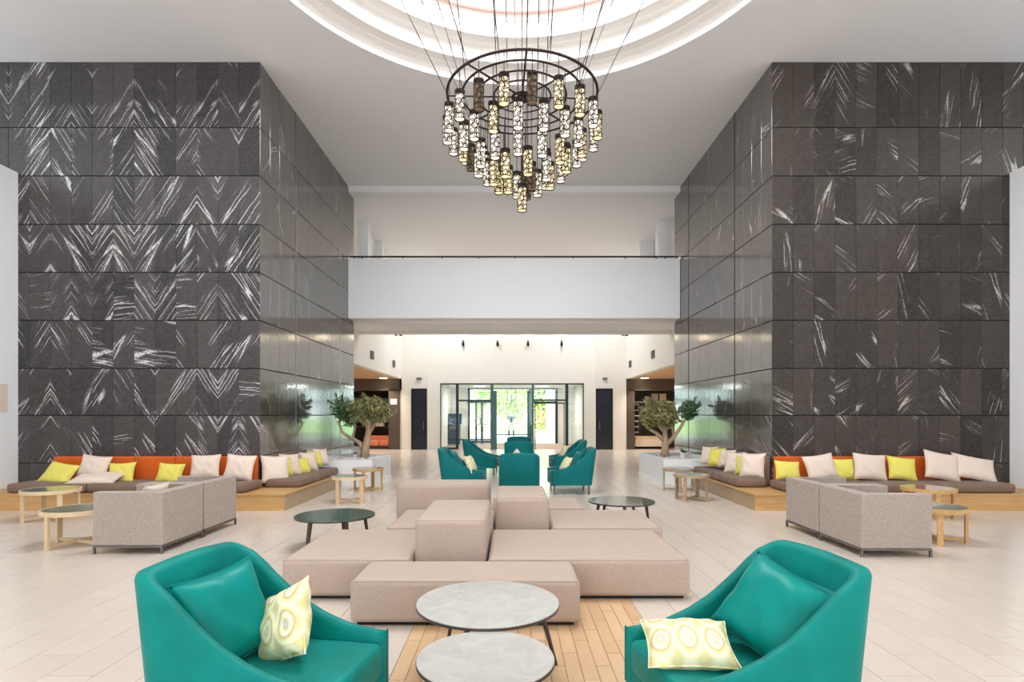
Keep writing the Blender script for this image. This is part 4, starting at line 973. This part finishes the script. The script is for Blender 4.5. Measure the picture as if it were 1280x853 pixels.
olive((-3.65, 14.1, .55), [([(0, 0, 0), (.04, 0, .3), (.10, 0, .62), (.12, 0, .95), (.2, .0, 1.2)], .12, .03), ([(.0, 0, .1), (-.12, .05, .38), (-.3, .05, .5), (-.52, .0, .62), (-.62, 0, .85), (-.56, 0, 1.1)], .06, .02),
      ([(.08, 0, .55), (.28, .05, .9), (.45, .05, 1.15)], .05, .015), ([(.10, 0, .7), (-.02, -.05, 1.0), (-.1, -.05, 1.25)], .045, .015), ([(-.3, .05, .5), (-.24, .1, .8), (-.3, .1, 1.05)], .035, .012), ([(.1, 0, .8), (.15, .2, 1.1), (.1, .3, 1.3)], .04, .012)],
      [('olive_leaf', [((.18, 0, 1.22), (.42, .4, .33), 1400), ((.42, .05, 1.12), (.26, .28, .26), 600), ((-.08, -.1, 1.2), (.24, .3, .3), 600)]), ('green_leaf', [((-.55, 0, 1.22), (.3, .3, .32), 420), ((-.38, .1, .98), (.2, .25, .22), 200)])], 'gnarled olive tree growing from the left white planter')
olive((3.87, 14.35, .55), [([(0, 0, 0), (.02, 0, .3), (.03, 0, .5), (.0, 0, .75)], .11, .05), ([(0, 0, .42), (-.2, .0, .62), (-.42, .0, .75), (-.5, .0, 1.0)], .06, .015), ([(.0, 0, .65), (-.18, .0, .85), (-.38, 0, 1.1)], .05, .015), ([(.02, 0, .68), (.14, .05, .85), (.2, .05, 1.1)], .05, .015),
      ([(.04, 0, .3), (.22, -.05, .52), (.38, -.05, .75), (.52, -.05, .98), (.62, -.05, 1.1)], .06, .02), ([(.0, 0, .7), (.02, .2, .95), (-.1, .25, 1.2)], .04, .012), ([(.22, -.05, .52), (.18, -.05, .8), (.26, -.05, 1.0)], .035, .012)],
      [('olive_leaf', [((-.18, 0, 1.12), (.38, .38, .34), 1300), ((-.4, 0, 1.02), (.24, .28, .26), 500), ((.12, .05, 1.08), (.26, .3, .28), 600)]), ('green_leaf', [((.6, -.05, 1.2), (.26, .26, .27), 520)])], 'gnarled olive tree growing from the right white planter')
def potplant(loc, r, h, label, lr, n):
    e = empty('potted_plant', loc, 0, label, 'plant')
    bm = B(); lathe(bm, [(0, 0), (r * .75, 0), (r, h), (r * .88, h), (r * .85, h - .03), (0, h - .03)], 24); link('pot', bm, M['pot'], e, smooth=False)
    for k in range(n):
        a = 2 * PI * k / n + rnd.random(); c, s_ = math.cos(a), math.sin(a); L = lr * (.8 + .4 * rnd.random()); up = .5 + .6 * rnd.random()
        bm = B(); row = []
        for j in range(6):
            t_ = j / 5; p_ = Vector((c * L * t_, s_ * L * t_, h - .03 + L * (up * t_ - .7 * up * t_ * t_))); w = .3 * L * math.sin(PI * min(.98, t_ * .9 + .1)) 
            row.append((bm.verts.new(p_ + Vector((-s_, c, 0)) * w * .5), bm.verts.new(p_ + Vector((0, 0, -.02 * w))), bm.verts.new(p_ - Vector((-s_, c, 0)) * w * .5)))
        for a_, b_ in zip(row, row[1:]):
            bm.faces.new((a_[0], a_[1], b_[1], b_[0])); bm.faces.new((a_[1], a_[2], b_[2], b_[1]))
        link('leaf', bm, M['green_leaf'], e, smooth=True)
potplant((X(446, 14.5), 14.5, .55), .1, .28, 'white pot with green plant standing by the left olive tree', .28, 7)
potplant((X(437, 13.6), 14.0, .55), .07, .12, 'tiny pot with dark leaves at the left end of the left planter', .2, 5)
potplant((X(854, 14.0), 14.0, .55), .09, .16, 'small white pot with broad green leaves on the right planter', .30, 5)

# wall plate on the white wall at the far left
bm = B(); box(bm, 0, .02, -.28, .28, -.25, .25); o = link('wall_panel', bm, M['beige'], loc=(WL, 10.15, 1.95)); tag(o, 'pale square panel on the white wall at the far left edge', 'panel')

# ---------------------------------------------------------------- chandelier
HC = (.14, 7.34); HZ = 5.75
ch = empty('chandelier', (HC[0], HC[1], HZ), 0, 'huge round dark metal chandelier with tiers of perforated glowing lanterns', 'chandelier')
for r_, t_ in ((.963, .017), (.77, .014), (.57, .013), (.37, .012), (.12, .02)):
    bm = B(); tube(bm, [(r_ * math.cos(2 * PI * k / 72), r_ * math.sin(2 * PI * k / 72), 0) for k in range(72)], t_, 8, True); link('ring', bm, M['bronze'], ch, smooth=True)
for k in range(4):
    a = R(2 + 45 * k); c, s_ = math.cos(a), math.sin(a); bm = B(); tube(bm, [(-c * .963, -s_ * .963, 0), (c * .963, s_ * .963, 0)], .013, 8); link('spoke', bm, M['bronze'], ch)
bm = B(); lathe(bm, [(0, -.06), (.05, -.05), (.06, .05), (.03, .12), (0, .12)], 16); link('hub', bm, M['bronze'], ch)
def lattice(r=.062, h=.345):
    rn = random.Random(11); bm = B(); Cc = 2 * PI * r; wd = .0066
    def strip(pts, w=wd):
        L = []
        for i, (u, z) in enumerate(pts):
            a = pts[max(0, i - 1)]; b = pts[min(len(pts) - 1, i + 1)]; tx, tz = b[0] - a[0], b[1] - a[1]; l = math.hypot(tx, tz) or 1; nx, nz = -tz / l * w, tx / l * w
            q = []
            for sg in (1, -1):
                uu, zz = u + nx * sg, max(-h, min(0, z + nz * sg)); an = uu / r; q.append(bm.verts.new((r * math.cos(an), r * math.sin(an), zz)))
            L.append(q)
        for a, b in zip(L, L[1:]): bm.faces.new((a[0], b[0], b[1], a[1]))
    for zi in range(6):
        for ui in range(6):
            u0 = (ui + .5 * (zi % 2)) * Cc / 6; z0 = -h * (zi + .5) / 6; rad = .03; a0 = rn.choice((0, PI / 2, PI, -PI / 2))
            strip([(u0 + rad * math.cos(a0 + t_), z0 + rad * math.sin(a0 + t_)) for t_ in [k * 4.4 / 8 for k in range(9)]])
            strip([(u0 + .012 * math.cos(a0 + t_), z0 + .012 * math.sin(a0 + t_)) for t_ in [k * 4.0 / 5 for k in range(6)]], .0055)
    for z0 in (-.006, -h + .006, -h * .16): strip([(Cc * k / 24, z0) for k in range(25)], .006)
    for k in range(4): strip([(Cc * k / 4, 0), (Cc * k / 4, -h / 2), (Cc * k / 4, -h)], .004)
    lathe(bm, [(0, .012), (.03, .01), (r, 0)], 12)
    return bm
def mesh_of(bm, mat):
    me = bpy.data.meshes.new('lantern'); bm.normal_update(); bm.to_mesh(me); bm.free(); me.materials.append(mat); return me
mlat = mesh_of(lattice(), M['bronze'])
def tubeglass(mat):
    bm = B(); lathe(bm, [(0, -.335), (.050, -.335), (.052, -.33), (.052, -.05), (.045, -.04), (0, -.04)], 20); me = mesh_of(bm, mat)
    for f in me.polygons: f.use_smooth = True
    return me
M['lamp_off'] = simple('unlit amber glass', (150, 128, 96), .3)
mg = [tubeglass(M['lamp_white']), tubeglass(M['lamp_warm']), tubeglass(M['lamp_off'])]
rnc = random.Random(5)
def ring_lanterns(rad, n, a0, ztop, jit=.03):
    bm = B(); tube(bm, [(0, 0, 0), (0, 0, HZ - ztop)], .005, 5); rod = mesh_of(bm, M['bronze'])
    for k in range(n):
        a = R(-90 + a0) + 2 * PI * k / n; dz = rnc.uniform(-jit, jit)
        o = bpy.data.objects.new('lantern', mlat); C.objects.link(o); o.parent = ch; o.location = (rad * math.cos(a), rad * math.sin(a), ztop - HZ); o.rotation_euler = (0, 0, rnc.random() * 6)
        g = bpy.data.objects.new('glass_tube', mg[rnc.choice((0, 0, 0, 1, 1, 1, 2))]); C.objects.link(g); g.parent = o
        q = bpy.data.objects.new('rod', rod); C.objects.link(q); q.parent = o
ring_lanterns(.963, 19, 5.7, 5.487); ring_lanterns(.77, 16, -4.5, 5.30); ring_lanterns(.57, 12, -6, 5.09); ring_lanterns(.37, 8, 10, 4.93); ring_lanterns(.18, 3, 40, 4.84); ring_lanterns(.0001, 1, 0, 4.62)
def chain(p0, p1, sag=0, r_=.0075):
    n = 14; pts = []
    for k in range(n + 1):
        t_ = k / n; v = Vector(p0).lerp(Vector(p1), t_); v.z -= sag * 4 * t_ * (1 - t_); pts.append(v)
    bm = B(); tube(bm, pts, [r_ * (1.0 if k % 2 else .7) for k in range(n + 1)], 6); return link('chain', bm, M['bronze'], ch)
def top(rad, a): return (rad * math.cos(a), rad * math.sin(a), {2.75: 3.64, 1.9: 3.82, 1.2: 3.82, .5: 3.82}[rad])
for k in range(8):
    a = R(2 + 45 * k); chain((.963 * math.cos(a), .963 * math.sin(a), .02), top(2.75, a))
for k in range(8):
    a = R(24 + 45 * k); chain((.77 * math.cos(a), .77 * math.sin(a), .02), top(1.9 if k % 2 else 1.2, a))
for k in range(4):
    a = R(30 + 90 * k); chain((.37 * math.cos(a), .37 * math.sin(a), .02), top(.5, a))
chain((0, 0, .1), (0, 0, 3.82))
for a, b in ((R(200), R(240)), (R(300), R(335)), (R(110), R(150))): chain(top(2.75, a), top(1.9, b), 1.1, .004)
print('objects', len(bpy.data.objects))
